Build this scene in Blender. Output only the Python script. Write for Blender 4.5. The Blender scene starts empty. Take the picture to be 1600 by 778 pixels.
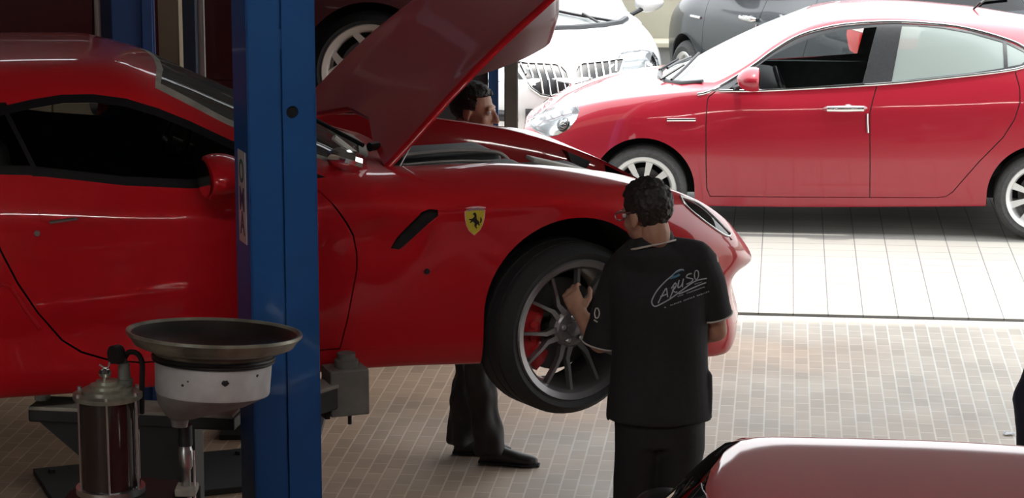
import bpy, bmesh, math, random
from mathutils import Vector, Matrix
from mathutils.bvhtree import BVHTree
random.seed(7)
S = bpy.context.scene
COL = S.collection
PI = math.pi

# ------------------------------------------------------------------ camera
CAM_H, FPX = 3.5, 4000.0
PITCH = math.atan2(829.0, FPX)
CP, SP = math.cos(PITCH), math.sin(PITCH)
cam_d = bpy.data.cameras.new('camera'); cam = bpy.data.objects.new('camera', cam_d); COL.objects.link(cam)
cam_d.sensor_width = 36.0; cam_d.lens = 36.0 * FPX / 1600.0
cam_d.clip_start = 0.1; cam_d.clip_end = 300
cam.location = (0, 0, CAM_H); cam.rotation_euler = (PI / 2 - PITCH, 0, 0)
S.camera = cam

# ------------------------------------------------------------------ light
S.view_settings.view_transform = 'Standard'; S.view_settings.look = 'None'
S.view_settings.exposure = 0.3; S.view_settings.gamma = 1.0
S.view_settings.use_curve_mapping = False
W = bpy.data.worlds.new('world'); S.world = W; W.use_nodes = True
nt = W.node_tree; nt.nodes.clear()
wo = nt.nodes.new('ShaderNodeOutputWorld'); bg = nt.nodes.new('ShaderNodeBackground')
tc = nt.nodes.new('ShaderNodeTexCoord'); sx = nt.nodes.new('ShaderNodeSeparateXYZ')
rp = nt.nodes.new('ShaderNodeValToRGB')
rp.color_ramp.elements[0].position = 0.0; rp.color_ramp.elements[0].color = (0.62, 0.62, 0.60, 1)
rp.color_ramp.elements[1].position = 0.35; rp.color_ramp.elements[1].color = (0.92, 0.96, 1.0, 1)
nt.links.new(tc.outputs['Generated'], sx.inputs[0]); nt.links.new(sx.outputs['Z'], rp.inputs[0])
nt.links.new(rp.outputs[0], bg.inputs[0]); nt.links.new(bg.outputs[0], wo.inputs[0])
bg.inputs[1].default_value = 3.0
sun_d = bpy.data.lights.new('sun', 'SUN'); sun = bpy.data.objects.new('sun', sun_d); COL.objects.link(sun)
sun_d.energy = 2.6; sun_d.angle = math.radians(3); sun_d.color = (1, 0.96, 0.9)
sun.rotation_euler = (math.radians(-3), math.radians(6), 0)   # high, a little from behind and from the right

# ------------------------------------------------------------------ helpers
def at(px, py, Y):
    """point of the place seen at a photo pixel, at distance Y along the floor"""
    u = (px - 800) / FPX; v = (py - 389) / FPX
    d = Vector((u, CP - v * SP, -(SP + v * CP)))
    return Vector((0, 0, CAM_H)) + d * (Y / d.y)

def tag(o, label=None, cat=None, group=None, kind=None):
    if label: o['label'] = label
    if cat: o['category'] = cat
    if group: o['group'] = group
    if kind: o['kind'] = kind
    return o

def empty(name, loc=(0, 0, 0), rz=0.0):
    o = bpy.data.objects.new(name, None); COL.objects.link(o)
    o.location = loc; o.rotation_euler = (0, 0, rz); o.empty_display_size = 0.1
    return o

def link(name, me, mat, parent=None):
    o = bpy.data.objects.new(name, me); COL.objects.link(o)
    if mat is not None:
        me.materials.clear(); me.materials.append(mat)
    if parent: o.parent = parent
    return o

def obj(name, bm, mat, parent=None, smooth=True, angle=35):
    bmesh.ops.recalc_face_normals(bm, faces=bm.faces)
    me = bpy.data.meshes.new(name); bm.to_mesh(me); bm.free()
    if smooth:
        for p in me.polygons: p.use_smooth = True
        try: me.set_sharp_from_angle(angle=math.radians(angle))
        except Exception: pass
    return link(name, me, mat, parent)

def bm_of(verts, faces):
    bm = bmesh.new(); vs = [bm.verts.new(v) for v in verts]
    for f in faces:
        try: bm.faces.new([vs[i] for i in f])
        except ValueError: pass
    return bm

def merge(bm, other):
    me = bpy.data.meshes.new('tmp'); other.to_mesh(me); other.free()
    bm.from_mesh(me); bpy.data.meshes.remove(me)
    return bm

def add_box(bm, c, s, rot=None, bev=0.0, seg=2):
    b = bmesh.new(); bmesh.ops.create_cube(b, size=1.0)
    bmesh.ops.scale(b, vec=s, verts=b.verts)
    if bev: bmesh.ops.bevel(b, geom=b.edges[:], offset=bev, segments=seg, affect='EDGES', profile=0.5)
    if rot is not None: bmesh.ops.rotate(b, cent=(0, 0, 0), matrix=rot, verts=b.verts)
    bmesh.ops.translate(b, vec=c, verts=b.verts)
    return merge(bm, b)

def box(c, s, rot=None, bev=0.0, seg=2):
    return add_box(bmesh.new(), c, s, rot, bev, seg)

def add_lathe(bm, prof, n=32, axis='Z', c=(0, 0, 0), cap=False):
    """prof: list of (height along axis, radius)"""
    c = Vector(c); rings = []
    for h, r in prof:
        ring = []
        for k in range(n):
            a = 2 * PI * k / n
            p = {'Z': Vector((r * math.cos(a), r * math.sin(a), h)),
                 'Y': Vector((r * math.cos(a), h, r * math.sin(a))),
                 'X': Vector((h, r * math.cos(a), r * math.sin(a)))}[axis]
            ring.append(bm.verts.new(c + p))
        rings.append(ring)
    for a, b in zip(rings, rings[1:]):
        for k in range(n):
            bm.faces.new((a[k], a[(k + 1) % n], b[(k + 1) % n], b[k]))
    if cap:
        bm.faces.new(rings[0]); bm.faces.new(rings[-1])
    return bm

def lathe(prof, n=32, axis='Z', c=(0, 0, 0), cap=False):
    return add_lathe(bmesh.new(), prof, n, axis, c, cap)

def frames(pts):
    T = []
    for i in range(len(pts)):
        a = pts[max(i - 1, 0)]; b = pts[min(i + 1, len(pts) - 1)]
        T.append((b - a).normalized())
    up = Vector((0, 0, 1)) if abs(T[0].z) < 0.9 else Vector((1, 0, 0))
    n = (up - T[0] * up.dot(T[0])).normalized(); out = []
    for t in T:
        n = (n - t * n.dot(t)).normalized(); out.append((t, n, t.cross(n)))
    return out

def add_tube(bm, pts, r, n=10, closed=False):
    pts = [Vector(p) for p in pts]
    rs = r if isinstance(r, (list, tuple)) else [r] * len(pts)
    rings = []
    for p, (t, a, b), rr in zip(pts, frames(pts), rs):
        rings.append([bm.verts.new(p + a * rr * math.cos(2 * PI * k / n) + b * rr * math.sin(2 * PI * k / n)) for k in range(n)])
    for u, v in zip(rings, rings[1:]):
        for k in range(n): bm.faces.new((u[k], u[(k + 1) % n], v[(k + 1) % n], v[k]))
    if not closed:
        bm.faces.new(rings[0]); bm.faces.new(rings[-1])
    return bm

def tube(pts, r, n=10): return add_tube(bmesh.new(), pts, r, n)

def smooth_path(pts, k=6):
    P = [Vector(p) for p in pts]; out = []
    for i in range(len(P) - 1):
        p0, p1, p2, p3 = P[max(i - 1, 0)], P[i], P[i + 1], P[min(i + 2, len(P) - 1)]
        for j in range(k):
            t = j / k
            out.append(0.5 * ((2 * p1) + (p2 - p0) * t + (2 * p0 - 5 * p1 + 4 * p2 - p3) * t * t + (3 * p1 - p0 - 3 * p2 + p3) * t ** 3))
    out.append(P[-1]); return out

def prism(poly, y0, y1, axis='Y'):
    """extrude a 2-D outline between two depths; axis = direction of the extrusion"""
    def v(a, b, h): return {'Y': (a, h, b), 'Z': (a, b, h), 'X': (h, a, b)}[axis]
    n = len(poly); bm = bmesh.new()
    A = [bm.verts.new(v(a, b, y0)) for a, b in poly]; B = [bm.verts.new(v(a, b, y1)) for a, b in poly]
    bm.faces.new(A); bm.faces.new(B)
    for i in range(n): bm.faces.new((A[i], A[(i + 1) % n], B[(i + 1) % n], B[i]))
    return bm

# ------------------------------------------------------------------ materials
def mat(name, col, rough=0.5, metal=0.0, coat=0.0, spec=0.5, noise=0.0, nscale=20.0, bump=0.0, col2=None, emit=None, coat_r=0.05):
    m = bpy.data.materials.new(name); m.use_nodes = True
    t = m.node_tree; b = t.nodes['Principled BSDF']
    b.inputs['Base Color'].default_value = (*col, 1)
    b.inputs['Roughness'].default_value = rough; b.inputs['Metallic'].default_value = metal
    b.inputs['Coat Weight'].default_value = coat; b.inputs['Coat Roughness'].default_value = coat_r
    b.inputs['Specular IOR Level'].default_value = spec
    if noise or bump:
        tc = t.nodes.new('ShaderNodeTexCoord'); nz = t.nodes.new('ShaderNodeTexNoise')
        nz.inputs['Scale'].default_value = nscale; nz.inputs['Detail'].default_value = 5
        t.links.new(tc.outputs['Object'], nz.inputs['Vector'])
        if noise:
            r = t.nodes.new('ShaderNodeValToRGB')
            c2 = col2 or tuple(x * (1 - noise) for x in col)
            r.color_ramp.elements[0].color = (*c2, 1); r.color_ramp.elements[1].color = (*col, 1)
            r.color_ramp.elements[0].position = 0.35; r.color_ramp.elements[1].position = 0.65
            t.links.new(nz.outputs['Fac'], r.inputs[0]); t.links.new(r.outputs[0], b.inputs['Base Color'])
        if bump:
            bp = t.nodes.new('ShaderNodeBump'); bp.inputs['Strength'].default_value = bump; bp.inputs['Distance'].default_value = 0.01
            t.links.new(nz.outputs['Fac'], bp.inputs['Height']); t.links.new(bp.outputs[0], b.inputs['Normal'])
    if emit:
        b.inputs['Emission Color'].default_value = (*emit[0], 1); b.inputs['Emission Strength'].default_value = emit[1]
    return m

def glass(name, tint, refl=1.0, rough=0.02, ior=1.5, matte=None):
    m = bpy.data.materials.new(name); m.use_nodes = True; t = m.node_tree
    t.nodes.clear(); o = t.nodes.new('ShaderNodeOutputMaterial'); mx = t.nodes.new('ShaderNodeMixShader')
    tr = t.nodes.new('ShaderNodeBsdfTransparent'); gl = t.nodes.new('ShaderNodeBsdfGlossy'); fr = t.nodes.new('ShaderNodeFresnel')
    tr.inputs[0].default_value = (*tint, 1); gl.inputs['Roughness'].default_value = rough; gl.inputs[0].default_value = (refl, refl, refl, 1)
    fr.inputs['IOR'].default_value = ior
    t.links.new(fr.outputs[0], mx.inputs[0]); t.links.new(tr.outputs[0], mx.inputs[1]); t.links.new(gl.outputs[0], mx.inputs[2])
    if matte:                                # matte colour mixed into the pane
        df = t.nodes.new('ShaderNodeBsdfDiffuse'); df.inputs[0].default_value = (*matte[0], 1)
        m2 = t.nodes.new('ShaderNodeMixShader'); m2.inputs[0].default_value = matte[1]
        t.links.new(mx.outputs[0], m2.inputs[1]); t.links.new(df.outputs[0], m2.inputs[2]); t.links.new(m2.outputs[0], o.inputs[0])
    else: t.links.new(mx.outputs[0], o.inputs[0])
    return m

M = {}
M['sports_red'] = mat('sports_red', (0.50, 0.008, 0.014), 0.4, 0, 0.8, 0.12)
M['hatch_red'] = mat('hatch_red', (0.36, 0.010, 0.026), 0.35, 0.0, 1.0, 0.3)
M['roof_red'] = mat('roof_red', (0.42, 0.014, 0.016), 0.4, 0, 1.0, 0.1)
M['maroon'] = mat('maroon', (0.07, 0.012, 0.014), 0.45, 0, 0.35, 0.15)
M['white_paint'] = mat('white_paint', (0.80, 0.81, 0.80), 0.35, 0, 0.8, 0.4)
M['graphite_paint'] = mat('graphite_paint', (0.030, 0.036, 0.042), 0.4, 0.2, 0.5, 0.25)
M['lining'] = mat('lining', (0.012, 0.011, 0.013), 0.85, noise=0.3, nscale=30)
M['trim_black'] = mat('trim_black', (0.014, 0.013, 0.015), 0.35, noise=0.2, nscale=60)
M['pillar_grey'] = mat('pillar_grey', (0.045, 0.047, 0.05), 0.4, noise=0.2, nscale=60)
M['chrome'] = mat('chrome', (0.80, 0.80, 0.80), 0.12, 1.0)
M['satin'] = mat('satin', (0.62, 0.62, 0.62), 0.32, 1.0)
M['rubber'] = mat('rubber', (0.018, 0.017, 0.018), 0.75, noise=0.3, nscale=80, bump=0.15)
M['rubber_dusty'] = mat('rubber_dusty', (0.075, 0.075, 0.075), 0.85, noise=0.3, nscale=50, bump=0.1)
M['gunmetal'] = mat('gunmetal', (0.19, 0.18, 0.185), 0.32, 0.6, 0.3)
M['lining_grey'] = mat('lining_grey', (0.16, 0.19, 0.185), 0.8, noise=0.2, nscale=30)
M['seat_grey'] = mat('seat_grey', (0.06, 0.062, 0.065), 0.8, noise=0.2, nscale=40)
M['alloy'] = mat('alloy', (0.62, 0.62, 0.61), 0.35, 0.55, 0.3)
M['alloy_pale'] = mat('alloy_pale', (0.60, 0.52, 0.48), 0.45, 0.3)
M['disc'] = mat('disc', (0.12, 0.115, 0.115), 0.45, 0.8)
M['caliper_red'] = mat('caliper_red', (0.50, 0.012, 0.015), 0.4, 0, 0.5)
M['glass'] = glass('glass', (0.70, 0.74, 0.73))
M['glass_clear'] = glass('glass_clear', (0.92, 0.95, 0.94))
M['glass_dark'] = glass('glass_dark', (0.22, 0.23, 0.24))
M['glass_screen'] = glass('glass_screen', (0.90, 0.94, 0.93), ior=2.2, matte=((0.72, 0.75, 0.74), 0.40))  # sky reflection on the windscreen painted in as pale matte colour
M['glass_painted_pale'] = glass('glass_painted_pale', (0.85, 0.9, 0.88), matte=((0.50, 0.58, 0.55), 0.6))  # brightness of the rear side pane painted in as pale matte colour
M['glass_teal'] = mat('glass_teal', (0.10, 0.22, 0.22), 0.08, 0.2, 1.0)
M['glass_side'] = glass('glass_side', (0.72, 0.74, 0.73), 0.55)
M['lens'] = glass('lens', (0.93, 0.95, 0.95))
M['reflector'] = mat('reflector', (0.75, 0.76, 0.77), 0.18, 0.9)
M['lamp_red'] = mat('lamp_red', (0.55, 0.015, 0.012), 0.15, 0, 1.0)
M['lamp_white'] = mat('lamp_white', (0.75, 0.66, 0.62), 0.15, 0, 1.0)
M['post_blue'] = mat('post_blue', (0.006, 0.09, 0.31), 0.5, 0, 0.1, noise=0.12, nscale=6, bump=0.02)
M['navy'] = mat('navy', (0.020, 0.034, 0.075), 0.55, noise=0.25, nscale=8)
M['black_steel'] = mat('black_steel', (0.016, 0.014, 0.015), 0.55, noise=0.4, nscale=12)
M['grey_steel'] = mat('grey_steel', (0.20, 0.20, 0.175), 0.6, 0.1, noise=0.3, nscale=14, bump=0.1)
M['dusty_steel'] = mat('dusty_steel', (0.38, 0.35, 0.30), 0.75, 0.0, noise=0.3, nscale=14)
M['seat'] = mat('seat', (0.02, 0.019, 0.021), 0.7, noise=0.2, nscale=40)
M['glass_dull'] = glass('glass_dull', (0.5, 0.5, 0.5), 0.8, matte=((0.16, 0.15, 0.14), 0.5))
M['frame_black'] = mat('frame_black', (0.007, 0.006, 0.007), 0.5, 0, 0, 0.2, noise=0.2, nscale=60)
M['engine'] = mat('engine', (0.012, 0.011, 0.0115), 0.6, noise=0.3, nscale=25)
M['pipe_grey'] = mat('pipe_grey', (0.40, 0.37, 0.35), 0.4, 0.3)

def brick_mat(name, c1, c2, mortar, bw, rh, ms, rough, patch=None, rot=0.0, bump=0.25, vary=0.5, joint_dark=None, pscale=0.35):
    m = bpy.data.materials.new(name); m.use_nodes = True; t = m.node_tree; b = t.nodes['Principled BSDF']
    tc = t.nodes.new('ShaderNodeTexCoord'); mp = t.nodes.new('ShaderNodeMapping')
    mp.inputs['Rotation'].default_value = (0, 0, rot)
    br = t.nodes.new('ShaderNodeTexBrick'); br.offset = 0.5
    br.inputs['Scale'].default_value = 1.0; br.inputs['Brick Width'].default_value = bw; br.inputs['Row Height'].default_value = rh
    br.inputs['Mortar Size'].default_value = ms; br.inputs['Mortar Smooth'].default_value = 0.25; br.inputs['Bias'].default_value = 0.0
    br.inputs['Color1'].default_value = (*c1, 1); br.inputs['Color2'].default_value = (*c2, 1); br.inputs['Mortar'].default_value = (*mortar, 1)
    t.links.new(tc.outputs['Object'], mp.inputs[0])
    t.links.new(mp.outputs[0], br.inputs['Vector'])
    nz = t.nodes.new('ShaderNodeTexNoise'); nz.inputs['Scale'].default_value = 2.2; nz.inputs['Detail'].default_value = 8
    t.links.new(tc.outputs['Object'], nz.inputs['Vector'])
    r = t.nodes.new('ShaderNodeValToRGB'); r.color_ramp.elements[0].position = 0.3; r.color_ramp.elements[1].position = 0.7
    r.color_ramp.elements[0].color = (1 - vary * 0.5,) * 3 + (1,); r.color_ramp.elements[1].color = (1, 1, 1, 1)
    t.links.new(nz.outputs['Fac'], r.inputs[0])
    mu = t.nodes.new('ShaderNodeMix'); mu.data_type = 'RGBA'; mu.blend_type = 'MULTIPLY'; mu.inputs[0].default_value = 1.0
    t.links.new(br.outputs['Color'], mu.inputs[6]); t.links.new(r.outputs[0], mu.inputs[7])
    last = mu.outputs[2]
    if patch:                               # worn ochre-red patches of the clinker
        n2 = t.nodes.new('ShaderNodeTexNoise'); n2.inputs['Scale'].default_value = pscale; n2.inputs['Detail'].default_value = 4
        t.links.new(tc.outputs['Object'], n2.inputs['Vector'])
        sp = t.nodes.new('ShaderNodeSeparateXYZ'); t.links.new(tc.outputs['Object'], sp.inputs[0])
        mr = t.nodes.new('ShaderNodeMapRange'); mr.inputs['From Min'].default_value = 0.4; mr.inputs['From Max'].default_value = -2.2
        mr.inputs['To Min'].default_value = -0.06; mr.inputs['To Max'].default_value = 0.22; t.links.new(sp.outputs['X'], mr.inputs[0])
        ad = t.nodes.new('ShaderNodeMath'); ad.operation = 'ADD'; t.links.new(n2.outputs['Fac'], ad.inputs[0]); t.links.new(mr.outputs[0], ad.inputs[1])
        r2 = t.nodes.new('ShaderNodeValToRGB'); r2.color_ramp.elements[0].position = 0.42; r2.color_ramp.elements[1].position = 0.62
        t.links.new(ad.outputs[0], r2.inputs[0])
        m2 = t.nodes.new('ShaderNodeMix'); m2.data_type = 'RGBA'; m2.blend_type = 'MULTIPLY'
        m2.inputs[7].default_value = (*patch, 1)
        t.links.new(r2.outputs[0], m2.inputs[0]); t.links.new(last, m2.inputs[6]); last = m2.outputs[2]
    t.links.new(last, b.inputs['Base Color'])
    b.inputs['Roughness'].default_value = rough
    bp = t.nodes.new('ShaderNodeBump'); bp.inputs['Strength'].default_value = bump; bp.inputs['Distance'].default_value = 0.004; bp.invert = True
    t.links.new(br.outputs['Fac'], bp.inputs['Height']); t.links.new(bp.outputs[0], b.inputs['Normal'])
    return m

# ------------------------------------------------------------------ the place: garage, yard
GRID = math.radians(6.1)          # the paving runs a little to the right of the view
def struct(name, bm, m, smooth=False):
    o = obj(name, bm, m, None, smooth); o['kind'] = 'structure'; return o
gv = Vector((math.sin(GRID), math.cos(GRID), 0)); gu = Vector((math.cos(GRID), -math.sin(GRID), 0))
def gp(a, b, z=0.0):                # grid point: a to the right, b along the paving, from the joint between the two floors
    o = Vector((1.385, 14.99, 0)); p = o + gu * a + gv * b; return Vector((p.x, p.y, z))
M['clinker'] = brick_mat('clinker', (0.62, 0.55, 0.46), (0.51, 0.45, 0.375), (0.74, 0.71, 0.64), 0.165, 0.0775, 0.0055, 0.6, (0.95, 0.70, 0.54), rot=PI / 2)
M['yard_tile'] = brick_mat('yard_tile', (0.47, 0.455, 0.41), (0.44, 0.425, 0.385), (0.20, 0.19, 0.19), 0.21, 0.208, 0.004, 0.55, rot=PI / 2, vary=0.18, bump=0.15)
M['clinker'].node_tree.nodes['Brick Texture'].offset = 0.5
M['yard_tile'].node_tree.nodes['Brick Texture'].offset = 0.0
def slab(name, a0, a1, b0, b1, z0, z1, m):
    c = gp((a0 + a1) / 2, (b0 + b1) / 2, (z0 + z1) / 2)
    bm = box((0, 0, 0), (a1 - a0, b1 - b0, z1 - z0))
    o = struct(name, bm, m); o.location = c; o.rotation_euler = (0, 0, -GRID); return o
slab('floor', -14, 14, -24, -0.06, -0.20, 0.0, M['clinker'])
slab('floor_yard', -14, 30, 0.02, 45, -0.20, 0.0, M['yard_tile'])
M['drain'] = mat('drain', (0.05, 0.045, 0.045), 0.7, noise=0.3)
slab('trim_1', -14, 14, -0.06, 0.02, -0.20, -0.012, M['drain'])
M['ceiling'] = mat('ceiling', (0.10, 0.095, 0.09), 0.9, noise=0.15)
slab('ceiling', -14, 5.6, -24, -0.3, 5.2, 5.4, M['ceiling'])
M['wall_dark'] = mat('wall_dark', (0.035, 0.03, 0.032), 0.8, noise=0.2, nscale=3)
M['wall_cream'] = mat('wall_cream', (0.42, 0.35, 0.25), 0.8, noise=0.15, nscale=3)
M['wall_grey'] = mat('wall_grey', (0.11, 0.105, 0.105), 0.85, noise=0.15, nscale=2)
slab('wall_front', -1.3, 5.6, -0.30, 0.0, 3.05, 5.4, mat('lintel', (0.06, 0.056, 0.055), .8, noise=.15))   # lintel over the big opening
WY = 15.75                          # garage front wall, ends in a jamb beside the big opening
struct('wall_back', box((-6.55, WY + 0.12, 1.8), (12.8, 0.24, 0.9)), M['wall_cream'])
struct('wall_back_upper', box((-6.55, WY + 0.12, 3.75), (12.8, 0.24, 3.0)), M['wall_dark'])
struct('baseboard_back', box((-6.55, WY + 0.115, 0.675), (12.8, 0.25, 1.35)), M['wall_dark'])
M['jamb_blue'] = mat('jamb_blue', (0.03, 0.14, 0.42), 0.5, noise=0.1)
M['jamb_white'] = mat('jamb_white', (0.62, 0.60, 0.55), 0.6, noise=0.1)
struct('trim_2', box((-0.115, WY + 0.10, 0.72), (0.06, 0.30, 1.44)), M['jamb_blue'])
struct('trim_3', box((-0.115, WY + 0.10, 3.32), (0.06, 0.30, 3.76)), M['jamb_white'])
M['pillar'] = mat('pillar', (0.085, 0.068, 0.058), 0.7, noise=0.3, nscale=6)
struct('trim_4', box((-0.005, WY - 0.05, 2.6), (0.085, 0.16, 5.2), bev=0.008), M['pillar'])
struct('wall_left', box((-11.6, 4, 2.6), (0.2, 24, 5.2)), M['wall_grey'])
struct('wall_rear', box((-0.6, -7.2, 2.6), (12, 0.2, 5.2)), M['wall_grey'])
struct('wall_right_blocker', box((5.4, 1.3, 2.6), (0.2, 16.8, 5.2)), M['wall_grey'])  # unseen wall, added to block light from the right
# yard boundary: low kerb and pale wall far behind the parked cars
M['yard_wall'] = mat('yard_wall', (0.34, 0.32, 0.25), 0.85, noise=0.12, nscale=2)
M['kerb'] = mat('kerb', (0.17, 0.17, 0.165), 0.85, noise=0.15, nscale=3)
struct('wall_yard', box((4, 25.75, 0.53), (44, 0.2, 1.06)), M['yard_wall'])
struct('trim_5', box((4, 25.5, 0.15), (44, 0.30, 0.30), bev=0.01), M['kerb'])
struct('trim_7', box((4, 25.48, 0.325), (44, 0.40, 0.05), bev=0.01), M['yard_wall'])
# added fill lamps out of view, shaped as tube fittings; they also streak the door
M['fill_tube'] = mat('fill_tube', (0.9, 0.9, 0.9), 0.4, emit=((1.0, 0.95, 0.88), 52.0))
M['fill_case'] = mat('fill_case', (0.7, 0.7, 0.7), 0.4)
def fill_lamp(x, y, rz, lab):
    r = empty('fill_lamp', (x, y, 5.2), rz); tag(r, lab, 'lamp', 'added fill lamps under the garage ceiling')
    obj('casing', box((0, 0, -0.03), (1.6, 0.18, 0.06), bev=0.01), M['fill_case'], r)
    for s in (-1, 1):
        obj('fill_tube', lathe([(-0.75, 0.018), (0.75, 0.018)], 12, 'X', (0, s * 0.05, -0.085), True), M['fill_tube'], r)
for i, (x, y) in enumerate([(-1.5, 3.9), (0.25, 3.9), (2.0, 3.9)]):
    fill_lamp(x, y, 0.0, 'added twin tube fill lamp under the ceiling, out of view')

# ------------------------------------------------------------------ car bodies
def pchip(xs, ys):
    n = len(xs); h = [xs[i + 1] - xs[i] for i in range(n - 1)]; d = [(ys[i + 1] - ys[i]) / h[i] for i in range(n - 1)]
    m = [0.0] * n
    for i in range(1, n - 1):
        if d[i - 1] * d[i] > 0:
            w1, w2 = 2 * h[i] + h[i - 1], h[i] + 2 * h[i - 1]
            m[i] = (w1 + w2) / (w1 / d[i - 1] + w2 / d[i])
    if n > 2:
        for e, (i, j) in ((0, (0, 1)), (n - 1, (n - 2, n - 3))):
            hh0, hh1 = h[i], h[j]; v = ((2 * hh0 + hh1) * d[i] - hh0 * d[j]) / (hh0 + hh1)
            if v * d[i] <= 0: v = 0.0
            elif d[i] * d[j] <= 0 and abs(v) > 3 * abs(d[i]): v = 3 * d[i]
            m[e] = v
    else: m = [d[0], d[0]]
    def f(x):
        if x <= xs[0]: return ys[0]
        if x >= xs[-1]: return ys[-1]
        lo, hi = 0, n - 1
        while hi - lo > 1:
            k = (lo + hi) // 2
            if xs[k] <= x: lo = k
            else: hi = k
        t = (x - xs[lo]) / h[lo]; t2 = t * t; t3 = t2 * t
        return (2 * t3 - 3 * t2 + 1) * ys[lo] + (t3 - 2 * t2 + t) * h[lo] * m[lo] + (-2 * t3 + 3 * t2) * ys[hi] + (t3 - t2) * h[lo] * m[hi]
    return f

def inside(p, poly):
    x, y = p; c = False; n = len(poly)
    for i in range(n):
        x1, y1 = poly[i]; x2, y2 = poly[i - 1]
        if (y1 > y) != (y2 > y) and x < (x2 - x1) * (y - y1) / (y2 - y1) + x1: c = not c
    return c

AX = {'xz': (0, 2, 1), 'xy': (0, 1, 2), 'yz': (1, 2, 0)}

class Shell:
    """a car skin lofted through lines given as (x, y, z) knots, cut into panels afterwards"""
    def __init__(s, lines, nx=110, per=7, nose=0.05, tail=0.05, nudge=None):
        fs = [(pchip([k[0] for k in L], [k[1] for k in L]), pchip([k[0] for k in L], [k[2] for k in L]), L[0][0], L[-1][0]) for L in lines]
        x0 = max(f[2] for f in fs); x1 = min(f[3] for f in fs)
        nl = len(lines); rows = []
        def row(u):
            pts = []
            for fy, fz, a, b in fs:
                # every line runs from its own first to its own last knot
                x = x0 + (x1 - x0) * u
                if x < x0 + 0.4: k = (x0 + 0.4 - x) / 0.4; x = x + (a - x0) * k * k
                if x > x1 - 0.4: k = (x - x1 + 0.4) / 0.4; x = x + (b - x1) * k * k
                pts.append((x, fy(x), fz(x)))
            ss = list(range(nl)); ux = pchip(ss, [p[0] for p in pts]); uy = pchip(ss, [p[1] for p in pts]); uz = pchip(ss, [p[2] for p in pts])
            half = []
            for j in range((nl - 1) * per + 1):
                t = j / per; half.append(Vector((ux(t), uy(t), uz(t))))
            if nudge:
                half = [nudge(p) for p in half]
            return [Vector((p.x, -p.y, p.z)) for p in half[:-1]] + list(reversed(half))
        us = [0.5 - 0.5 * math.cos(PI * i / nx) for i in range(nx + 1)]
        us = [0.5 * u + 0.5 * i / nx for i, u in enumerate(us)]
        rows = [row(u) for u in us]
        def cap(r, b):
            c = sum(r, Vector()) / len(r); c.y = 0; out = []
            for k in (0.93, 0.82, 0.66, 0.48, 0.28, 0.1):
                out.append([c + (p - c) * k + Vector((b * math.sqrt(1 - k * k), 0, 0)) for p in r])
            return out
        rows = list(reversed(cap(rows[0], -tail))) + rows + cap(rows[-1], nose)
        nr, nc = len(rows), len(rows[0])
        s.V = [p for r in rows for p in r]
        F = []
        for i in range(nr - 1):
            for j in range(nc - 1):
                a = i * nc + j; F.append((a, a + 1, a + nc + 1, a + nc))
        for base in (0, (nr - 1) * nc):
            for j in range(nc // 2):
                F.append((base + j, base + j + 1, base + nc - 2 - j, base + nc - 1 - j) if j + 1 < nc - 2 - j else (base + j, base + j + 1, base + nc - 1 - j))
        bm = bm_of(s.V, F)
        bmesh.ops.recalc_face_normals(bm, faces=bm.faces)
        bm.normal_update(); bm.verts.ensure_lookup_table()
        # outward check
        top = max(bm.verts, key=lambda v: v.co.z)
        if top.normal.z < 0:
            bmesh.ops.reverse_faces(bm, faces=bm.faces); bm.normal_update()
        s.N = [v.normal.copy() for v in bm.verts]
        s.T = []
        for f in bm.faces:
            vs = [v.index for v in f.verts]
            for k in range(1, len(vs) - 1): s.T.append((vs[0], vs[k], vs[k + 1]))
        s.tree = BVHTree.FromPolygons(s.V, s.T)
        s.skin = bm; s.tags = {'body': 0, 'DEL': -1}
        s.lay = bm.faces.layers.int.new('tag')
        s.lin = bm.copy(); s.llay = s.lin.faces.layers.int['tag']
        for v in s.lin.verts: v.co = v.co - v.normal * 0.022
    def _cut(s, bm, lay, poly, plane, pred, tagv):
        ia, ib, ic = AX[plane]
        xs = [p[0] for p in poly]; ys = [p[1] for p in poly]
        X0, X1, Y0, Y1 = min(xs), max(xs), min(ys), max(ys)
        def bb(f, a0, a1, b0, b1):
            A = [v.co[ia] for v in f.verts]; B = [v.co[ib] for v in f.verts]
            return max(A) > a0 - 1e-4 and min(A) < a1 + 1e-4 and max(B) > b0 - 1e-4 and min(B) < b1 + 1e-4
        cand = [f for f in bm.faces if bb(f, X0, X1, Y0, Y1) and pred(f.calc_center_median())]
        for i in range(len(poly)):
            a, b = poly[i - 1], poly[i]
            dx, dy = b[0] - a[0], b[1] - a[1]
            if abs(dx) + abs(dy) < 1e-7: continue
            sub = [f for f in cand if bb(f, min(a[0], b[0]), max(a[0], b[0]), min(a[1], b[1]), max(a[1], b[1]))]
            if not sub: continue
            ids = set(f.index for f in sub); subs = set(sub)
            rest = [f for f in cand if f not in subs]
            no = [0, 0, 0]; no[ia] = -dy; no[ib] = dx
            co = [0, 0, 0]; co[ia] = a[0]; co[ib] = a[1]
            es = set(e for f in sub for e in f.edges); vs = set(v for f in sub for v in f.verts)
            r = bmesh.ops.bisect_plane(bm, geom=list(subs) + list(es) + list(vs), dist=1e-6, plane_co=co, plane_no=Vector(no).normalized())
            cand = rest + [g for g in r['geom'] if isinstance(g, bmesh.types.BMFace)]
        for f in cand:
            c = f.calc_center_median()
            if inside((c[ia], c[ib]), poly): f[lay] = tagv
    def cut(s, name, poly, plane='xz', pred=lambda c: True, liner=False):
        if name not in s.tags: s.tags[name] = len(s.tags)
        s._cut(s.skin, s.lay, poly, plane, pred, s.tags[name])
        if liner: s._cut(s.lin, s.llay, poly, plane, pred, -1)
    def hole(s, poly, plane='xz', pred=lambda c: True, liner=True):
        s.cut('DEL', poly, plane, pred, liner)
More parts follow.
